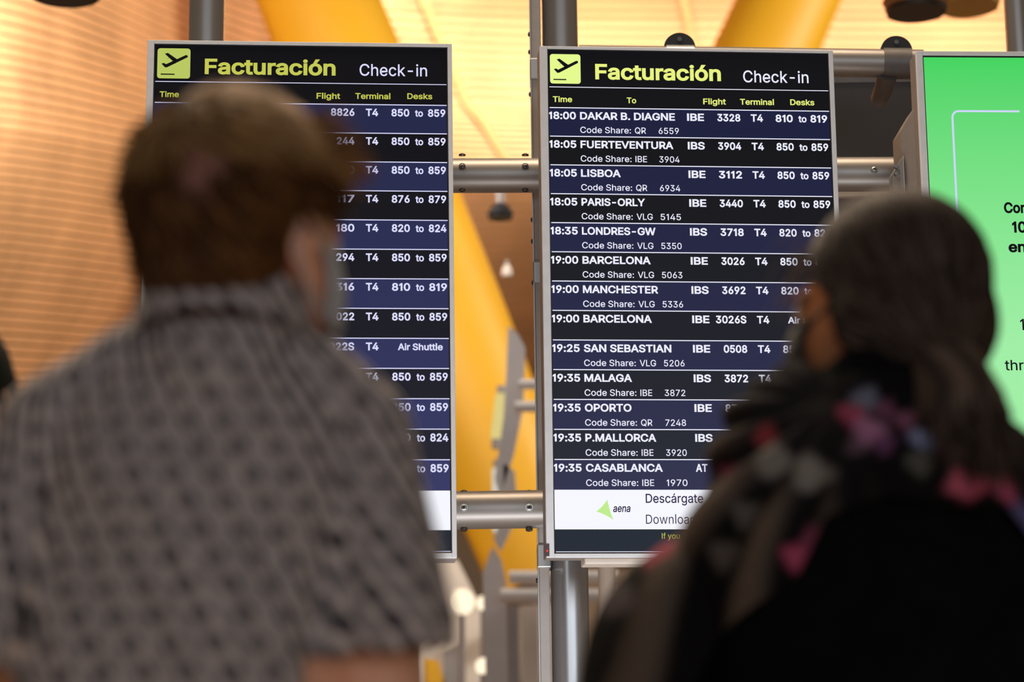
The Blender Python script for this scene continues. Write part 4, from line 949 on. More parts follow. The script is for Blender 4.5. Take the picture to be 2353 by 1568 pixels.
def strands(name, parent, m, roots, n_seg, width, flow, lift, length, color, droop=0.0, bvh=None, jitter=.14):
    """hair locks: tapered three-sided tubes that follow flow(p, n)"""
    V, Fc, C = [], [], []
    for (p, nrm) in roots:
        p = Vector(p); nrm = Vector(nrm).normalized()
        L = length(p, nrm) * random.uniform(.7, 1.2)
        wd = width * random.uniform(.6, 1.3)
        cl = color(p, nrm)
        q = p + nrm * .001
        d = (flow(p, nrm) + Vector([random.gauss(0, jitter) for _ in range(3)])).normalized()
        base = len(V)
        lf = lift(p, nrm)
        for sgm in range(n_seg + 1):
            t = sgm / n_seg
            r = wd * (1 - t * .85) * (0.7 + 0.6 * min(1, t * 4)) * .5
            sd = d.cross(nrm); sd = sd.normalized() if sd.length > 1e-5 else Vector((1, 0, 0))
            for a in (0, 2.094, 4.189):
                V.append(q + sd * math.cos(a) * r + nrm * math.sin(a) * r * .6)
                C.append(cl)
            q = q + d * (L / n_seg) + nrm * lf * (L / n_seg) * (1 - t)
            if bvh is not None:
                loc, n2, _, _ = bvh.find_nearest(q)
                if loc is not None:
                    h = lf * L * (t + 1 / n_seg) + .0015
                    q = loc + n2 * h
                    nrm = n2
                    d = (d * .6 + flow(q, n2) * .6); d = (d - n2 * d.dot(n2)).normalized()
            d = (d + Vector((0, 0, -droop)) * t).normalized()
        for sgm in range(n_seg):
            for k in range(3):
                a, b = base + sgm * 3 + k, base + sgm * 3 + (k + 1) % 3
                Fc.append((a, b, b + 3, a + 3))
    off = root_loc(parent)
    me = bpy.data.meshes.new(name)
    me.from_pydata([tuple(v - off) for v in V], [], Fc)
    me.materials.append(m)
    me.polygons.foreach_set('use_smooth', [True] * len(me.polygons))
    attr_color(me, np.array(C, np.float32))
    o = bpy.data.objects.new(name, me); col.objects.link(o); o.parent = parent
    return o

HAIR = mat_attr('hair', 0.6, 0.12)
SKIN1 = skin_mat('ruddy fair skin', (0.72, 0.35, 0.22))
SKIN2 = skin_mat('tanned skin', (0.50, 0.20, 0.085))
EYE = mat('eye', (0.75, 0.72, 0.70), 0.2, 0, 0.1, 10)
BLACKCLOTH = mat('black cloth', (0.0030, 0.0030, 0.0034), 0.9, 0, 0.3, 30, bump=0.15, spec=0.06)
NAVY = mat('navy trousers', (0.02, 0.025, 0.05), 0.85, 0, 0.2, 30, spec=0.2)
SHOE = mat('dark leather', (0.03, 0.022, 0.018), 0.5, 0, 0.2, 20)
SOLE = mat('pale rubber sole', (0.5, 0.48, 0.44), 0.7, 0, 0.1, 20)
MASKW = mat('pale grey face mask', (0.40, 0.40, 0.41), 0.8, 0, 0.05, 30, bump=0.1)
MASKB = mat('black face mask', (0.012, 0.012, 0.013), 0.8, 0, 0.2, 30)
REDCLOTH = mat('dark red cloth', (0.22, 0.01, 0.012), 0.8, 0, 0.2, 30)

def lower_body(B, hipc, half=0.085, Y=None, lean=0):
    """bare legs inside the trousers, down to the ankles"""
    for q in (-1, 1):
        h = hipc + Vector((q * half, 0, -.02))
        B.limb([h, (h.x + q * .015, h.y + .01, .50), (h.x + q * .02, h.y - .01, .10)], [.082, .052, .036])

def trousers(name, root, hipc, m, half=0.085, waist=.15):
    B = Body()
    B.ell(hipc + Vector((0, 0, .02)), (waist, .12, .13))
    for q in (-1, 1):
        h = hipc + Vector((q * half, 0, -.03))
        B.limb([h, (h.x + q * .015, h.y + .01, .50), (h.x + q * .02, h.y - .01, .075)], [.097, .068, .058])
    B.fuse(name, m, root, .011, 4)

def shoes(root, hipc, half=0.085, toe=(0, 1)):
    for q in (-1, 1):
        x, y = hipc.x + q * (half + .02), hipc.y
        B = Body()
        B.limb([(x, y - .04, .05), (x + toe[0] * .07, y + .05, .045), (x + toe[0] * .14, y + .14, .035)], [.040, .040, .032])
        B.ell((x, y - .02, .075), (.042, .05, .045))
        s = cut(B.fuse('shoe', SHOE, root, .009, 4), lambda c: c.z > .014)
        MB().tube([(x, y - .04, .0), (x, y - .04, .018)], .042, 20).tube([(x + toe[0] * .11, y + .11, 0), (x + toe[0] * .11, y + .11, .018)], .042, 20).box(x - .036, x + .036, y - .04, y + .11, .0, .0175).build('sole', SOLE, s)

def face_mask(root, c, F, m, k=1.0, wrap=78):
    """pleated mask over nose and mouth with loops round the ears"""
    vs, fs = [], []
    na, nb = 17, 10
    for j in range(nb):
        for i in range(na):
            a = math.radians(-wrap + 2 * wrap * i / (na - 1)); t = j / (nb - 1)
            z = -.035 - .088 * t
            bulge = math.sin(math.pi * min(1, max(0, t))) * .012
            rx, ry = .069, .078 + bulge - .018 * abs(t - .3)
            nose = .020 * math.exp(-(a / .35) ** 2) * max(0, 1 - t * 1.2)
            pleat = .0016 * math.sin(t * 19)
            z2 = z * (1 - .25 * (abs(a) / 1.36) ** 2) - .006 * (abs(a) / 1.36) ** 2
            vs.append(c + F @ (Vector((rx * math.sin(a), .022 + (ry + nose + pleat) * math.cos(a), z2)) * k))
    fs = [(j * na + i, j * na + i + 1, (j + 1) * na + i + 1, (j + 1) * na + i) for j in range(nb - 1) for i in range(na - 1)]
    o = MB().add(vs, fs).build('face_mask', m, root, smooth=True)
    sm = o.modifiers.new('thick', 'SOLIDIFY'); sm.thickness = .002
    for q in (-1, 1):
        pts = [c + F @ (Vector(p) * k) for p in ((q * .069 * math.sin(math.radians(min(wrap, 80))), .022 + .078 * math.cos(math.radians(wrap)), -.045), (q * .078, .008, -.014), (q * .0835, -.016, -.022), (q * .084, -.022, -.050), (q * .078, -.004, -.075), (q * .066, .03, -.095))]
        MB().tube(pts, .0022, 8).build('ear_loop', m, o, smooth=True)
    return o

def eyes(root, c, F, k=1.0):
    for q in (-1, 1):
        g = MB(); sphere(g, c + F @ (Vector((q * .031, .0825, -.022)) * k), (.0105 * k,) * 3, 14, 10); g.build('eye', EYE, root, smooth=True)

def cap_roots(ob, n, keep=lambda c: True):
    """random points on a hair cap with their normals, and its search tree"""
    from mathutils.bvhtree import BVHTree
    off = root_loc(ob.parent)
    me = ob.data
    tree = BVHTree.FromPolygons([tuple(v.co + off) for v in me.vertices], [tuple(p.vertices) for p in me.polygons])
    out = []
    while len(out) < n:
        p = me.polygons[random.randrange(len(me.polygons))]
        vs_ = [me.vertices[i] for i in p.vertices]
        w_ = [random.random() + .01 for _ in vs_]; t = sum(w_)
        c = sum((v.co * (w / t) for v, w in zip(vs_, w_)), Vector()) + off
        if keep(c): out.append((c, p.normal.copy()))
    return out, tree

def snap_edge(ob, f, tol=.014):
    """pulls the ragged cut border onto the line z = f(x)"""
    import bmesh
    off = root_loc(ob.parent)
    bm = bmesh.new(); bm.from_mesh(ob.data)
    for v in bm.verts:
        if v.is_boundary:
            z = f(v.co.x + off.x)
            if abs(v.co.z + off.z - z) < tol: v.co.z = z - off.z
    bm.to_mesh(ob.data); bm.free()

def skull_roots(c, F, n, keep, k=1.0, r=(.080, .099, .094)):
    out = []
    while len(out) < n:
        v = Vector(rng.normal(size=3)); v.normalize()
        if keep(v):
            p = Vector((v.x * r[0], v.y * r[1] - .008, v.z * r[2])) * k
            nn = Vector((v.x / r[0], v.y / r[1], v.z / r[2])).normalized()
            out.append((c + F @ p, F @ nn))
    return out

# ================= man with the patterned shirt
Y1 = 2.2
base1 = P(455, 1400, Y1)
man = empty('person', (base1.x, Y1, 0), 'person with short reddish brown hair in a short-sleeved grey patterned shirt, seen from behind', 'person')
hc = P(553, 497, Y1)
F1 = head_frame(math.radians(36), .06)
Q = lambda x, y, dy=0: P(x, y, Y1 + dy)
shR, shL = Q(820, 1000), Q(112, 1002)
elR, elL = Q(880, 1640, .02), Q(-115, 1560, .02)
B = Body()
add_head(B, hc, F1, 1.06)
neck = Q(530, 800, -.01)
B.limb([hc + F1 @ Vector((0, -.025, -.06)), Q(548, 650, .0), neck, Q(500, 880, 0)], [.062, .058, .060, .075])
B.limb([shL, neck + Vector((0, 0, -.055)), shR], [.034, .045, .034])
B.ell(Q(462, 1180), (.140, .078, .16)); B.ell(Q(455, 1560), (.145, .09, .2))
hip1 = Vector((base1.x, Y1 + .01, .90))
B.ell(hip1, (.14, .10, .14))
B.limb([shR, elR], [.036, .040]); B.limb([shL, elL], [.036, .038])
wR = elR + Vector((-.05, .22, .02)); wL = elL + Vector((.06, .22, .02))
B.limb([elR, elR.lerp(wR, .4), wR], [.041, .040, .026]); B.limb([elL, elL.lerp(wL, .4), wL], [.038, .038, .026])
add_hand(B, wR, (-.3, 1, .1), (.2, 0, 1), (-1, -.2, .2)); add_hand(B, wL, (.3, 1, .1), (-.2, 0, 1), (1, -.2, .2))
lower_body(B, hip1)
B.fuse('body', SKIN1, man, .0065, 5)
eyes(man, hc, F1, 1.06)
face_mask(man, hc, F1, MASKW, 1.06)
trousers('trousers', man, hip1, NAVY, waist=.165)
shoes(man, hip1)

# shirt
B = Body()
B.limb([shL, Q(300, 862), Q(440, 775)], [.050, .045, .036]); B.limb([shR, Q(720, 880), Q(610, 800)], [.050, .042, .034])
B.ell(Q(470, 1080), (.150, .088, .130)); B.ell(Q(450, 1240), (.160, .100, .17)); B.ell(Q(440, 1520), (.163, .112, .24))
B.limb([Q(545, 730, .0), Q(530, 800, .0), Q(500, 900, 0)], [.068, .070, .085])
B.ell(Vector((hip1.x, hip1.y, .98)), (.170, .122, .16))
B.limb([shR, Q(872, 1240), Q(893, 1440)], [.050, .054, .060])
B.limb([shL, Q(30, 1230), Q(-85, 1440)], [.050, .054, .060])
shirt = B.fuse('shirt', mat('tmp', (1, 1, 1)), man, .0065, 3)
hemR = Q(893, 1497); dR = (elR - shR).normalized()
hemL = Q(-100, 1490); dL = (elL - shL).normalized()
def keep(c):
    if c.z < .90: return False
    if c.x > Q(720, 1450).x and (c - hemR).dot(dR) > 0 and (c - hemR).length < .12: return False
    if c.x < Q(60, 1450).x and (c - hemL).dot(dL) > 0 and (c - hemL).length < .12: return False
    ax = (c - neck); ax2 = ax - Vector((0, 0, ax.z))
    if c.z > Q(520, 700).z and ax2.length < .064: return False
    return True
cut(shirt, keep)
sm = shirt.modifiers.new('thick', 'SOLIDIFY'); sm.thickness = .003; sm.offset = 1
# cloth coordinates: round the trunk or round each sleeve
V = verts(shirt)
xr = (P(745, 1200, Y1).x + P(770, 1200, Y1).x) / 2; xl = P(100, 1200, Y1).x
def around(V, c0, c1, r):
    c0, c1 = np.array(c0), np.array(c1)
    d = (c1 - c0) / np.linalg.norm(c1 - c0)
    rel = V - c0; t = rel @ d; rr = rel - t[:, None] * d
    ref = np.array([0, -1., 0]); ref -= d * (ref @ d); ref /= np.linalg.norm(ref); sd = np.cross(d, ref)
    ang = np.arctan2(rr @ sd, rr @ ref)
    return ang * r, -t
ub, vb = V[:, 0] - base1.x, V[:, 2]
cy = V[:, 1] - Y1
ub = np.arctan2(ub, -cy + .10) * .19
uR, vR = around(V, shR, elR, .056); uL, vL = around(V, shL, elL, .056)
zz = V[:, 2]
armR = (V[:, 0] > xr + (zz - Q(800, 1300).z) * 0.12) & (zz < Q(800, 960).z)
armL = (V[:, 0] < xl + .015) & (zz < Q(100, 900).z)
U_ = np.where(armR, -uR, ub); V_ = np.where(armR, vR, vb)
U_ = np.where(armL, -uL, U_); V_ = np.where(armL, vL, V_)
# folds in the cloth pushed into the real surface
nrm = np.empty(len(V) * 3, np.float32); shirt.data.vertices.foreach_get('normal', nrm); nrm = nrm.reshape(-1, 3)
fold = .004 * np.sin(V[:, 0] * 38 + V[:, 2] * 22 + 2 * np.sin(V[:, 2] * 9)) * np.clip((1.55 - V[:, 2]) * 3, 0, 1)
seamd = np.exp(-(((V[:, 0] - xr - (zz - Q(800, 1300).z) * 0.12) / .010) ** 2)) * (zz < Q(800, 960).z) * .005
co_ = V - np.array(root_loc(man)) + nrm * (fold - seamd)[:, None]
shirt.data.vertices.foreach_set('co', co_.astype(np.float32).ravel())
a = shirt.data.attributes.new('cloth', 'FLOAT_VECTOR', 'POINT')
buf = np.zeros((len(V), 3), np.float32); buf[:, 0] = U_; buf[:, 1] = V_
a.data.foreach_set('vector', buf.ravel())

def shirt_material():
    m = bpy.data.materials.new('printed shirt cloth'); m.use_nodes = True
    nt = m.node_tree; b = nt.nodes['Principled BSDF']
    at = nt.nodes.new('ShaderNodeAttribute'); at.attribute_name = 'cloth'
    sp = nt.nodes.new('ShaderNodeSeparateXYZ'); nt.links.new(at.outputs['Vector'], sp.inputs[0])
    def mth(op, a, b_=None, c_=None, clamp=False):
        n = nt.nodes.new('ShaderNodeMath'); n.operation = op; n.use_clamp = clamp
        for i, v in enumerate((a, b_, c_)):
            if v is None: continue
            if isinstance(v, (int, float)): n.inputs[i].default_value = v
            else: nt.links.new(v, n.inputs[i])
        return n.outputs[0]
    u, v = sp.outputs[0], sp.outputs[1]
    # lattice a = (.0335, 0), b = (.0115, -.0255)
    A, BX, BY = .0335, .0118, -.0250
    j = mth('DIVIDE', v, BY)
    i = mth('DIVIDE', mth('SUBTRACT', u, mth('MULTIPLY', j, BX)), A)
    fi = mth('SUBTRACT', i, mth('ROUND', i)); fj = mth('SUBTRACT', j, mth('ROUND', j))
    dx = mth('ADD', mth('MULTIPLY', fi, A), mth('MULTIPLY', fj, BX)); dy = mth('MULTIPLY', fj, BY)
    dist = mth('SQRT', mth('ADD', mth('MULTIPLY', dx, dx), mth('MULTIPLY', dy, dy)))
    dot = mth('SUBTRACT', 1.0, mth('DIVIDE', dist, .0098), clamp=True)          # dark spots
    dot = mth('MULTIPLY', dot, 1.7, clamp=True)
    lat = mth('ABSOLUTE', fi)
    line = mth('SUBTRACT', 1.0, mth('MULTIPLY', mth('ABSOLUTE', mth('SUBTRACT', lat, .0)), 6.0), clamp=True)
    fs = mth('FRACT', mth('MULTIPLY', i, 2.0))
    stripe = mth('SUBTRACT', 1.0, mth('MULTIPLY', mth('ABSOLUTE', mth('SUBTRACT', fs, .5)), 3.2), clamp=True)
    fine = mth('ABSOLUTE', mth('SUBTRACT', mth('FRACT', mth('ADD', mth('MULTIPLY', u, 210), mth('MULTIPLY', v, 95))), .5))
    nz = nt.nodes.new('ShaderNodeTexNoise'); nz.inputs['Scale'].default_value = 55; nt.links.new(at.outputs['Vector'], nz.inputs['Vector'])
    val = mth('ADD', mth('MULTIPLY', stripe, .46), mth('MULTIPLY', fine, .26))
    val = mth('ADD', val, mth('MULTIPLY', nz.outputs[0], .35))
    val = mth('SUBTRACT', val, mth('MULTIPLY', line, .12))
    val = mth('MULTIPLY', val, mth('SUBTRACT', 1.0, mth('MULTIPLY', dot, .86)), clamp=True)
    c = ramp(nt, val, [(0.0, (.010, .008, .014)), (.20, (.13, .115, .12)), (.38, (.26, .235, .245)), (.66, (.66, .53, .47))])
    nt.links.new(c, b.inputs['Base Color'])
    b.inputs['Roughness'].default_value = .85; b.inputs['Specular IOR Level'].default_value = .2
    b.inputs['Sheen Weight'].default_value = .1
    return m
SHIRT = shirt_material()
shirt.data.materials.clear(); shirt.data.materials.append(SHIRT)
# collar: a turned-down band round the neck
vs, fs = [], []
cc = Q(504, 728); nA = 40
prof = [(.070, -.050), (.071, -.015), (.072, .012), (.075, .024), (.080, .022), (.084, .004), (.091, -.026), (.093, -.030), (.089, -.027)]
for i in range(nA):
    a_ = 2 * math.pi * i / nA
    for (r, z) in prof:
        front = .5 + .5 * math.sin(a_)
        p = cc + Vector((r * math.cos(a_) * 1.0, r * math.sin(a_) * 1.02, z - .045 * front + .018 * (1 - front)))
        p.x += .010 * front
        vs.append(p)
n = len(prof)
fs = [(i * n + k, ((i + 1) % nA) * n + k, ((i + 1) % nA) * n + k + 1, i * n + k + 1) for i in range(nA) for k in range(n - 1)]
collar = MB().add(vs, fs).build('collar', SHIRT, shirt, smooth=True)
V = verts(collar); buf = np.zeros((len(V), 3), np.float32)
buf[:, 0] = np.arctan2(V[:, 0] - cc.x, -(V[:, 1] - cc.y)) * .07; buf[:, 1] = V[:, 2]
collar.data.attributes.new('cloth', 'FLOAT_VECTOR', 'POINT').data.foreach_set('vector', buf.ravel())

# hair: cap with locks swirling out from the crown
FiT = F1.transposed()
def hair_zone(v):      # v in head axes
    if v.y > .62 and v.z < .45: return False
    if v.z < -.75: return False
    if v.z < -.05 and v.y > .05: return False
    if v.z < -.38 and v.y > -.25 : return False
    return True
crown = Vector((.02, -.55, .80)).normalized()
B = Body()
k1 = 1.06
B.ell(hc + F1 @ Vector((0, -.012, .010)) , (.085 * k1, .103 * k1, .099 * k1), F1)
B.ell(hc + F1 @ Vector((0, -.042, -.045)), (.068 * k1, .064 * k1, .078 * k1), F1)
B.ell(hc + F1 @ Vector((0, -.040, -.098)), (.052 * k1, .040 * k1, .042 * k1), F1)
cap = B.fuse('hair', HAIR, man, .006, 3)
def hair_keep(c):
    v = (FiT @ (c - hc)); v.z += .0
    if v.y > .06 and v.z < .035: return False
    if v.y > .0 and v.z < -.012: return False
    if v.z < -.05 and v.y > -.018: return False
    return v.z > -.108
cut(cap, hair_keep)
Vc = verts(cap) - np.array(hc)
Vh = Vc @ np.array(FiT).T
vn = Vh / np.linalg.norm(Vh, axis=1)[:, None]
dcr = np.arccos(np.clip(vn @ np.array(crown), -1, 1))
base_c = np.tile(np.array([.040, .014, .005]), (len(Vh), 1))
bald = np.exp(-((vn @ np.array(Vector((.36, -.90, .30)).normalized()) - 1) / .075) ** 2)[:, None]
base_c = base_c * (1 - bald * .75) + np.array([.26, .115, .085]) * bald * .75
attr_color(cap.data, base_c)
def flow1(p, nrm):
    v = FiT @ (p - hc); v.normalize()
    away = v - crown; away = away - v * away.dot(v)
    sw = v.cross(crown) * -.45
    d = F1 @ (away.normalized() + sw)
    return d
def len1(p, nrm):
    v = FiT @ (p - hc)
    if v.z > .03 and v.y > .02: return .055
    if v.z < -.06: return .018
    return .034
def lift1(p, nrm):
    v = FiT @ (p - hc)
    if v.z > .03: return random.uniform(.10, .42)
    if v.z > -.03: return random.uniform(.08, .25)
    return .06
def col1(p, nrm):
    t = random.random()
    c = Vector((.042, .015, .005)).lerp(Vector((.21, .088, .028)), t ** 2.2)
    v = FiT @ (p - hc)
    if v.z > .04: c = c.lerp(Vector((.62, .36, .14)), .5 * random.random() + .12)  # golden top locks: rim light from above put into their colour
    return tuple(c)
bald_d = Vector((.36, -.90, .30)).normalized()
roots, tree1 = cap_roots(cap, 5200, lambda c: (FiT @ (c - hc)).normalized().dot(bald_d) < .955 + random.random() * .04)
strands('hair_locks', man, HAIR, roots, 4, .0040, flow1, lift1, len1, col1, .12, tree1, .35)
# forelock sweeping up and forward over the brow
fr = []
for _ in range(260):
    x = random.uniform(-.045, .068); z = random.uniform(.030, .086)
    y = .100 * math.sqrt(max(0.05, 1 - (x / .082) ** 2 - (z / .10) ** 2))
    fr.append((hc + F1 @ Vector((x, y, z)), F1 @ Vector((x * .6, .75, .55))))
strands('forelock', man, HAIR, fr, 5, .0045, lambda p, n: F1 @ Vector((.45, .9, .35)), lambda p, n: .12, lambda p, n: .052,
        lambda p, n: tuple(Vector((.12, .05, .017)).lerp(Vector((.36, .18, .065)), random.random())), .5)
# short nape hair
# sparse sideburns belong to the cap

# ================= woman with ponytail
Y2 = 2.6
Q2 = lambda x, y, dy=0: P(x, y, Y2 + dy)
b2 = Q2(2030, 1400)
wom = empty('person', (b2.x, Y2, 0), 'person with a brown ponytail in black clothes and a floral shawl, looking left', 'person')
hc2 = Q2(2036, 672)
F2 = head_frame(math.radians(-52), .08)
F2T = F2.transposed()
k2 = 1.04
sL, sR = Q2(1806, 1026), Q2(2292, 1128, .03)
eL, eR = Q2(1590, 1560, .05), Q2(2400, 1620, .05)
B = Body()
add_head(B, hc2, F2, k2)
nk = Q2(2035, 985)
B.limb([hc2 + F2 @ Vector((0, -.02, -.06)), Q2(2040, 860), nk], [.055, .050, .060])
B.limb([sL, nk + Vector((0, 0, -.02)), sR], [.042, .055, .042])
B.ell(Q2(2010, 1240), (.155, .09, .17)); B.ell(Q2(2000, 1560), (.14, .09, .2))
hip2 = Vector((b2.x, Y2 + .02, .88)); B.ell(hip2, (.15, .11, .14))
wl = eL + Vector((.12, .20, .02)); wr = eR + Vector((-.10, .20, .02))
B.limb([sL, eL], [.04, .036]); B.limb([sR, eR], [.04, .036])
B.limb([eL, eL.lerp(wl, .4), wl], [.036, .035, .024]); B.limb([eR, eR.lerp(wr, .4), wr], [.036, .035, .024])
add_hand(B, wl, (.5, 1, .1), (-.2, 0, 1), (1, -.4, .2), .92); add_hand(B, wr, (-.5, 1, .1), (.2, 0, 1), (-1, -.4, .2), .92)
lower_body(B, hip2)
B.fuse('body', SKIN2, wom, .007, 5)
eyes(wom, hc2, F2, k2)
face_mask(wom, hc2, F2, MASKB, k2, 60)
trousers('trousers', wom, hip2, BLACKCLOTH, waist=.165)
shoes(wom, hip2)
def coat_prims(B, g=0.0):
    B.limb([sL, Q2(1860, 975), Q2(1975, 930)], [.060 + g, .056 + g, .052 + g]); B.limb([sR, Q2(2190, 1040), Q2(2090, 960)], [.056 + g, .052 + g, .050 + g])
    B.limb([Q2(2030, 905), Q2(2030, 990)], [.062 + g, .09 + g])
    B.ell(Q2(2010, 1210), (.180 + g, .115 + g, .155 + g)); B.ell(Q2(2030, 1500), (.205 + g, .150 + g, .25 + g))
    B.limb([sL, Q2(1752, 1260), eL], [.060 + g, .066 + g, .074 + g]); B.limb([sR, Q2(2350, 1370), eR], [.056 + g, .060 + g, .066 + g])
B = Body(); coat_prims(B)
B.ell(Vector((hip2.x, hip2.y, .93)), (.20, .15, .2))
B.limb([eL, eL.lerp(wl, .85)], [.06, .045]); B.limb([eR, eR.lerp(wr, .85)], [.06, .045])
B.fuse('coat', BLACKCLOTH, wom, .010, 5)
# high rolled scarf collar
vs, fs = [], []
nA = 40; cc = Q2(2010, 948)
prof = [(.060, -.04), (.058, .0), (.058, .040), (.064, .050), (.074, .046), (.084, .020), (.094, -.010), (.098, -.035)]
for i in range(nA):
    a_ = 2 * math.pi * i / nA
    for (r, z) in prof:
        w_ = 1 + .05 * math.sin(a_ * 5)
        vs.append(cc + Vector((r * math.cos(a_) * w_, r * math.sin(a_) * w_, z - .01 * math.sin(a_) + .012 * math.sin(3 * a_))))
n = len(prof)
fs = [(i * n + k, ((i + 1) % nA) * n + k, ((i + 1) % nA) * n + k + 1, i * n + k + 1) for i in range(nA) for k in range(n - 1)]
MB().add(vs, fs).build('neck_scarf', BLACKCLOTH, wom, smooth=True)
# shawl: a cloth shell over shoulders, upper back and left arm
B = Body(); coat_prims(B, .012)
B.ell(Q2(1722, 1330, -.02), (.070, .08, .12)); B.ell(Q2(1570, 1600, .0), (.115, .09, .16))
shawl = B.fuse('floral_shawl', HAIR, wom, .007, 5)
low = [(1250, 1900), (1500, 1760), (1640, 1480), (1780, 1375), (1870, 1230), (1990, 1185), (2150, 1205), (2280, 1205), (2353, 1300), (2600, 1500)]
lx = [Q2(x, y).x for x, y in low]; lz = [Q2(x, y).z for x, y in low]
cut(shawl, lambda c: c.z > np.interp(c.x, lx, lz) and not ((c - cc).to_2d().length < .085 and c.z > cc.z - .02))
snap_edge(shawl, lambda x: float(np.interp(x, lx, lz)))
sm = shawl.modifiers.new('thick', 'SOLIDIFY'); sm.thickness = .004; sm.offset = 1
V = verts(shawl)
nrm = np.empty(len(V) * 3, np.float32); shawl.data.vertices.foreach_get('normal', nrm); nrm = nrm.reshape(-1, 3)
# folds run from the nape down over the left arm
fx, fz = (V[:, 0] - Q2(1900, 950).x), (V[:, 2] - Q2(1900, 950).z)
ang = np.arctan2(-fz, -fx); rad = np.hypot(fx, fz)
leftm = 1 / (1 + np.exp((V[:, 0] - Q2(1880, 1100).x) / .02))
foldv = np.sin(ang * 17 + 2.2 * np.sin(rad * 11)) * leftm * np.clip(rad * 9, 0, 1)
V2 = V - np.array(root_loc(wom)) + nrm * (foldv * .007)[:, None]
shawl.data.vertices.foreach_set('co', V2.astype(np.float32).ravel())
C = np.tile(np.array([.0045, .0038, .0042]), (len(V), 1))
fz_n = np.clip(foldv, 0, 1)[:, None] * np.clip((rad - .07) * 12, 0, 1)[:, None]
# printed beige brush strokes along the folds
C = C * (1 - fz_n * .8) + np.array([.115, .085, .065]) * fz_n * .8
grayz = (leftm * np.clip(1 - np.abs(rad - .02) / .16, 0, 1))[:, None]
C = C + grayz * np.array([.012, .010, .011])
blobs = [(1932, 995, 26, (.30, .05, .09)), (1965, 1035, 30, (.36, .15, .26)), (1962, 958, 24, (.15, .16, .22)), (2000, 985, 18, (.18, .06, .11)),
 (2082, 1052, 24, (.25, .26, .42)), (2110, 1010, 24, (.30, .06, .13)), (2045, 1010, 22, (.20, .07, .12)), (2140, 1072, 22, (.38, .10, .13)), (2165, 1095, 18, (.30, .20, .17)), (2130, 1045, 16, (.34, .12, .22)),
 (2185, 1145, 36, (.62, .10, .16)), (2155, 1155, 26, (.50, .10, .15)), (2245, 1140, 30, (.62, .12, .18)), (2230, 1115, 18, (.40, .28, .34)), (2270, 1165, 24, (.45, .08, .16)),
 (2300, 1215, 26, (.12, .10, .22)), (2335, 1250, 26, (.14, .12, .26)), (1995, 1065, 20, (.14, .05, .12)), (1935, 1070, 20, (.10, .06, .08)),
 (1800, 1315, 26, (.42, .07, .14)), (1835, 1275, 22, (.20, .05, .09)), (1748, 1035, 20, (.28, .04, .05)), (1662, 1098, 18, (.14, .02, .05)),
 (1555, 1222, 24, (.55, .08, .18)), (1520, 1235, 22, (.48, .07, .14)), (1480, 1240, 22, (.30, .03, .06)), (1530, 1275, 24, (.26, .05, .08)), (1500, 1300, 22, (.24, .05, .07)),
 (1765, 1095, 32, (.20, .18, .16)), (1840, 1130, 34, (.22, .195, .175)), (1700, 1210, 30, (.10, .085, .075)), (1650, 1300, 30, (.09, .075, .065)), (2070, 1110, 26, (.09, .085, .07)), (1420, 1390, 36, (.07, .055, .06))]
for (bx, bz, br, bc) in blobs:
    p = Q2(bx, bz); r = br * 2.75 / FPX
    d2 = ((V[:, 0] - p.x) ** 2 + (V[:, 2] - p.z) ** 2) / r ** 2 * (1 + .3 * np.sin(np.arctan2(V[:, 2] - p.z, V[:, 0] - p.x) * 3 + bx))
    w_ = np.clip(1.6 - d2, 0, 1)[:, None] * (V[:, 1] < Y2 + .06)[:, None]
    C = C * (1 - w_ * .85) + np.array(bc) * w_ * .85
attr_color(shawl.data, C)
shawl.data.materials.clear(); shawl.data.materials.append(mat_attr('printed shawl', .9, .08, .0))
# backpack-like plain yoke is part of the coat

# hair pulled back into a ponytail
tie = Q2(2150, 800, -.055)
B = Body()
B.ell(hc2 + F2 @ Vector((0, -.014, .012)), (.085 * k2, .103 * k2, .097 * k2), F2)
B.ell(hc2 + F2 @ Vector((0, -.050, -.035)), (.087 * k2, .072 * k2, .074 * k2), F2)
B.limb([hc2 + F2 @ Vector((0, -.075, -.035)), tie], [.050, .026])
B.ell(hc2 + F2 @ Vector((-.079, -.008, -.042)), (.016, .026, .040), F2)
hcap = B.fuse('hair', HAIR, wom, .006, 4)
def hk2(c):
    v = F2T @ (c - hc2)
    if v.x < -.06 and v.y < .016 and v.z > -.086: return True
    if v.y > .058 and v.z < .045: return False
    if v.y > .030 and v.z < -.0: return False
    if v.y > .014 and v.z < -.072: return False
    return v.z > -.125
cut(hcap, hk2)
def hcol(p, nrm=None):
    t = random.random()
    return tuple(Vector((.020, .013, .010)).lerp(Vector((.120, .083, .066)), t ** 2))
n = len(hcap.data.vertices)
Vh = (verts(hcap) - np.array(hc2)) @ np.array(F2T).T
st = .5 + .5 * np.sin(np.arctan2(Vh[:, 0], Vh[:, 2] + .06) * 22 + 3 * np.sin(Vh[:, 1] * 30))
attr_color(hcap.data, np.array([.020, .013, .010]) * (1 - st[:, None]) + np.array([.060, .042, .034]) * st[:, None])
def flow2(p, nrm):
    d = (tie - p); return (d - nrm * d.dot(nrm)).normalized()
roots, tree2 = cap_roots(hcap, 3600)
strands('hair_locks', wom, HAIR, roots, 4, .0036, flow2, lambda p, n: random.uniform(0, .03), lambda p, n: min(.07, (tie - p).length * .7), hcol, 0, tree2, .08)
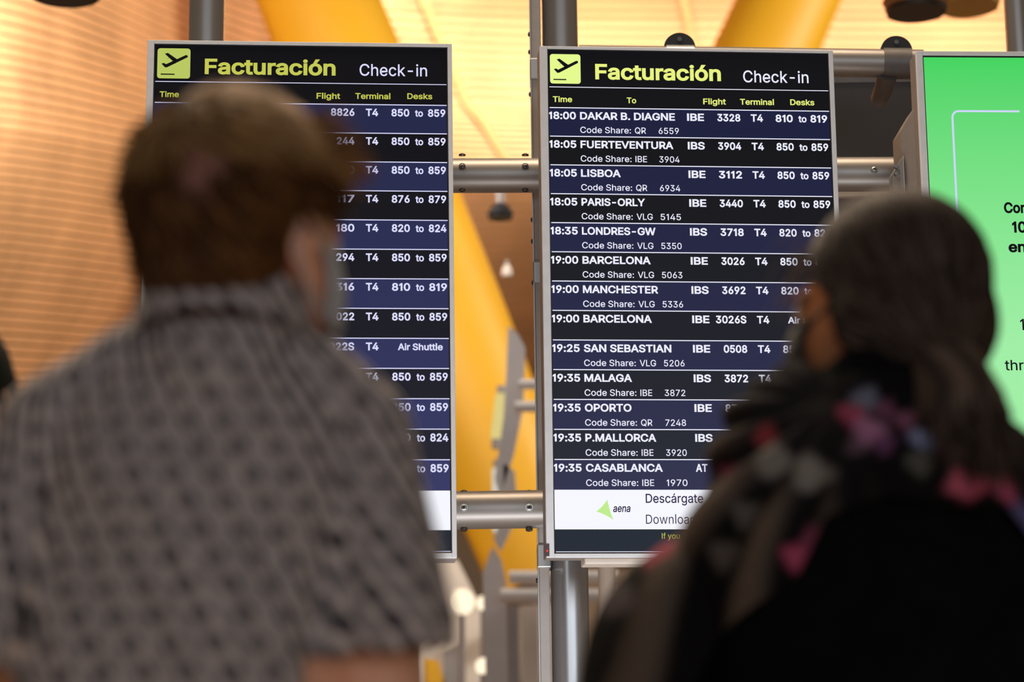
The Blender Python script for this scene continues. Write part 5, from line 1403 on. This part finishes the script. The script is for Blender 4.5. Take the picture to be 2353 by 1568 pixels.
# scrunchie and tail
MB().tube([tie + Vector((-.016, .018, .016)), tie + Vector((-.006, .004, .006)), tie + Vector((.008, -.008, -.010)), tie + Vector((.014, -.012, -.022))], [.026, .037, .036, .024], 20).build('hair_tie', BLACKCLOTH, wom, smooth=True)
tail = [tie + Vector((.004, -.005, -.008)), Q2(2176, 862, -.07), Q2(2205, 945, -.085), Q2(2228, 1030, -.085), Q2(2235, 1110, -.08)]
B = Body(); B.limb(tail, [.024, .044, .052, .042, .018])
pt = B.fuse('ponytail', HAIR, wom, .006, 4)
Vp = verts(pt); st = .5 + .5 * np.sin(Vp[:, 0] * 150 + 6 * np.sin(Vp[:, 2] * 25))
attr_color(pt.data, np.array([.028, .018, .014]) * (1 - st[:, None]) + np.array([.12, .08, .06]) * st[:, None])
rts = []
for _ in range(900):
    t = random.random() * 3.3; i = int(t); f = t - i
    c_ = tail[i].lerp(tail[i + 1], f); r = [.024, .044, .052, .042, .018][i] * (1 - f) + [.024, .044, .052, .042, .018][i + 1] * f
    a_ = random.uniform(0, 2 * math.pi); nn = Vector((math.cos(a_), math.sin(a_), random.uniform(-.2, .3))).normalized()
    rts.append((c_ + nn * r * .97, nn))
strands('ponytail_locks', wom, HAIR, rts, 4, .0042, lambda p, n: Vector((.12, -.02, -1)), lambda p, n: .06, lambda p, n: .055, hcol, .1)
# loose fringe at the temple and stray hairs behind
fr = [(hc2 + F2 @ Vector((random.uniform(-.075, .02), .085 + random.uniform(-.02, .01), random.uniform(-.01, .07))), F2 @ Vector((-.5, .8, .2))) for _ in range(90)]
strands('loose_fringe', wom, HAIR, fr, 5, .0026, lambda p, n: F2 @ Vector((-.25, .30, -.8)), lambda p, n: .2, lambda p, n: .035,
        lambda p, n: tuple(Vector((.10, .06, .04)).lerp(Vector((.24, .16, .11)), random.random())), .4)

# ================= person at the left edge
Y3 = 3.2
c3 = P(-112, 888, Y3)
by = empty('person', (c3.x, Y3, 0), 'dark haired person in red whose head just enters the left edge', 'person')
F3 = head_frame(math.radians(15))
B = Body(); add_head(B, c3, F3)
n3 = c3 + Vector((0, -.01, -.17)); B.limb([c3 + Vector((0, -.02, -.06)), n3], [.055, .056])
s3L, s3R = n3 + Vector((-.17, 0, -.07)), n3 + Vector((.17, 0, -.07))
B.limb([s3L, n3 + Vector((0, 0, -.03)), s3R], [.042, .05, .042])
e3L, e3R = s3L + Vector((-.04, .02, -.28)), s3R + Vector((.04, .02, -.28))
w3L, w3R = e3L + Vector((.02, .12, -.2)), e3R + Vector((-.02, .12, -.2))
for s_, e_, w_, q in ((s3L, e3L, w3L, 1), (s3R, e3R, w3R, -1)):
    B.limb([s_, e_], [.042, .038]); B.limb([e_, w_], [.038, .026]); add_hand(B, w_, w_ - e_, (-q, 0, 0), (0, 1, .2))
hip3 = Vector((c3.x, Y3, .88)); B.ell(n3 + Vector((0, 0, -.22)), (.14, .09, .18)); B.ell(hip3 + Vector((0, 0, .14)), (.13, .09, .2)); B.ell(hip3, (.15, .1, .13))
lower_body(B, hip3)
B.fuse('body', SKIN1, by, .009, 4)
eyes(by, c3, F3); face_mask(by, c3, F3, MASKB)
B = Body(); B.limb([s3L, n3 + Vector((0, 0, -.05)), s3R], [.056, .07, .056]); B.ell(n3 + Vector((0, 0, -.24)), (.165, .11, .2)); B.ell(hip3 + Vector((0, 0, .12)), (.16, .12, .2))
for s_, e_, w_ in ((s3L, e3L, w3L), (s3R, e3R, w3R)): B.limb([s_, e_, e_.lerp(w_, .8)], [.056, .050, .040])
B.fuse('jumper', REDCLOTH, by, .011, 4)
trousers('trousers', by, hip3, NAVY); shoes(by, hip3)
B = Body(); B.ell(c3 + F3 @ Vector((0, -.012, .004)), (.088, .104, .098), F3); B.ell(c3 + F3 @ Vector((0, -.04, -.06)), (.082, .07, .085), F3)
h3 = B.fuse('hair', HAIR, by, .009, 3)
cut(h3, lambda c: not ((F3.transposed() @ (c - c3)).y > .055 and (F3.transposed() @ (c - c3)).z < .04))
attr_color(h3.data, np.tile(np.array([.010, .008, .008]), (len(h3.data.vertices), 1)))
rts = [q for q in skull_roots(c3, F3, 900, lambda v: v.z > -.5 and not (v.y > .4 and v.z < .4))]
strands('hair_locks', by, HAIR, rts, 3, .005, lambda p, n: Vector((n.x * .3, n.y * .3, -1)), lambda p, n: .05, lambda p, n: .03, lambda p, n: (.012, .010, .010), 0)
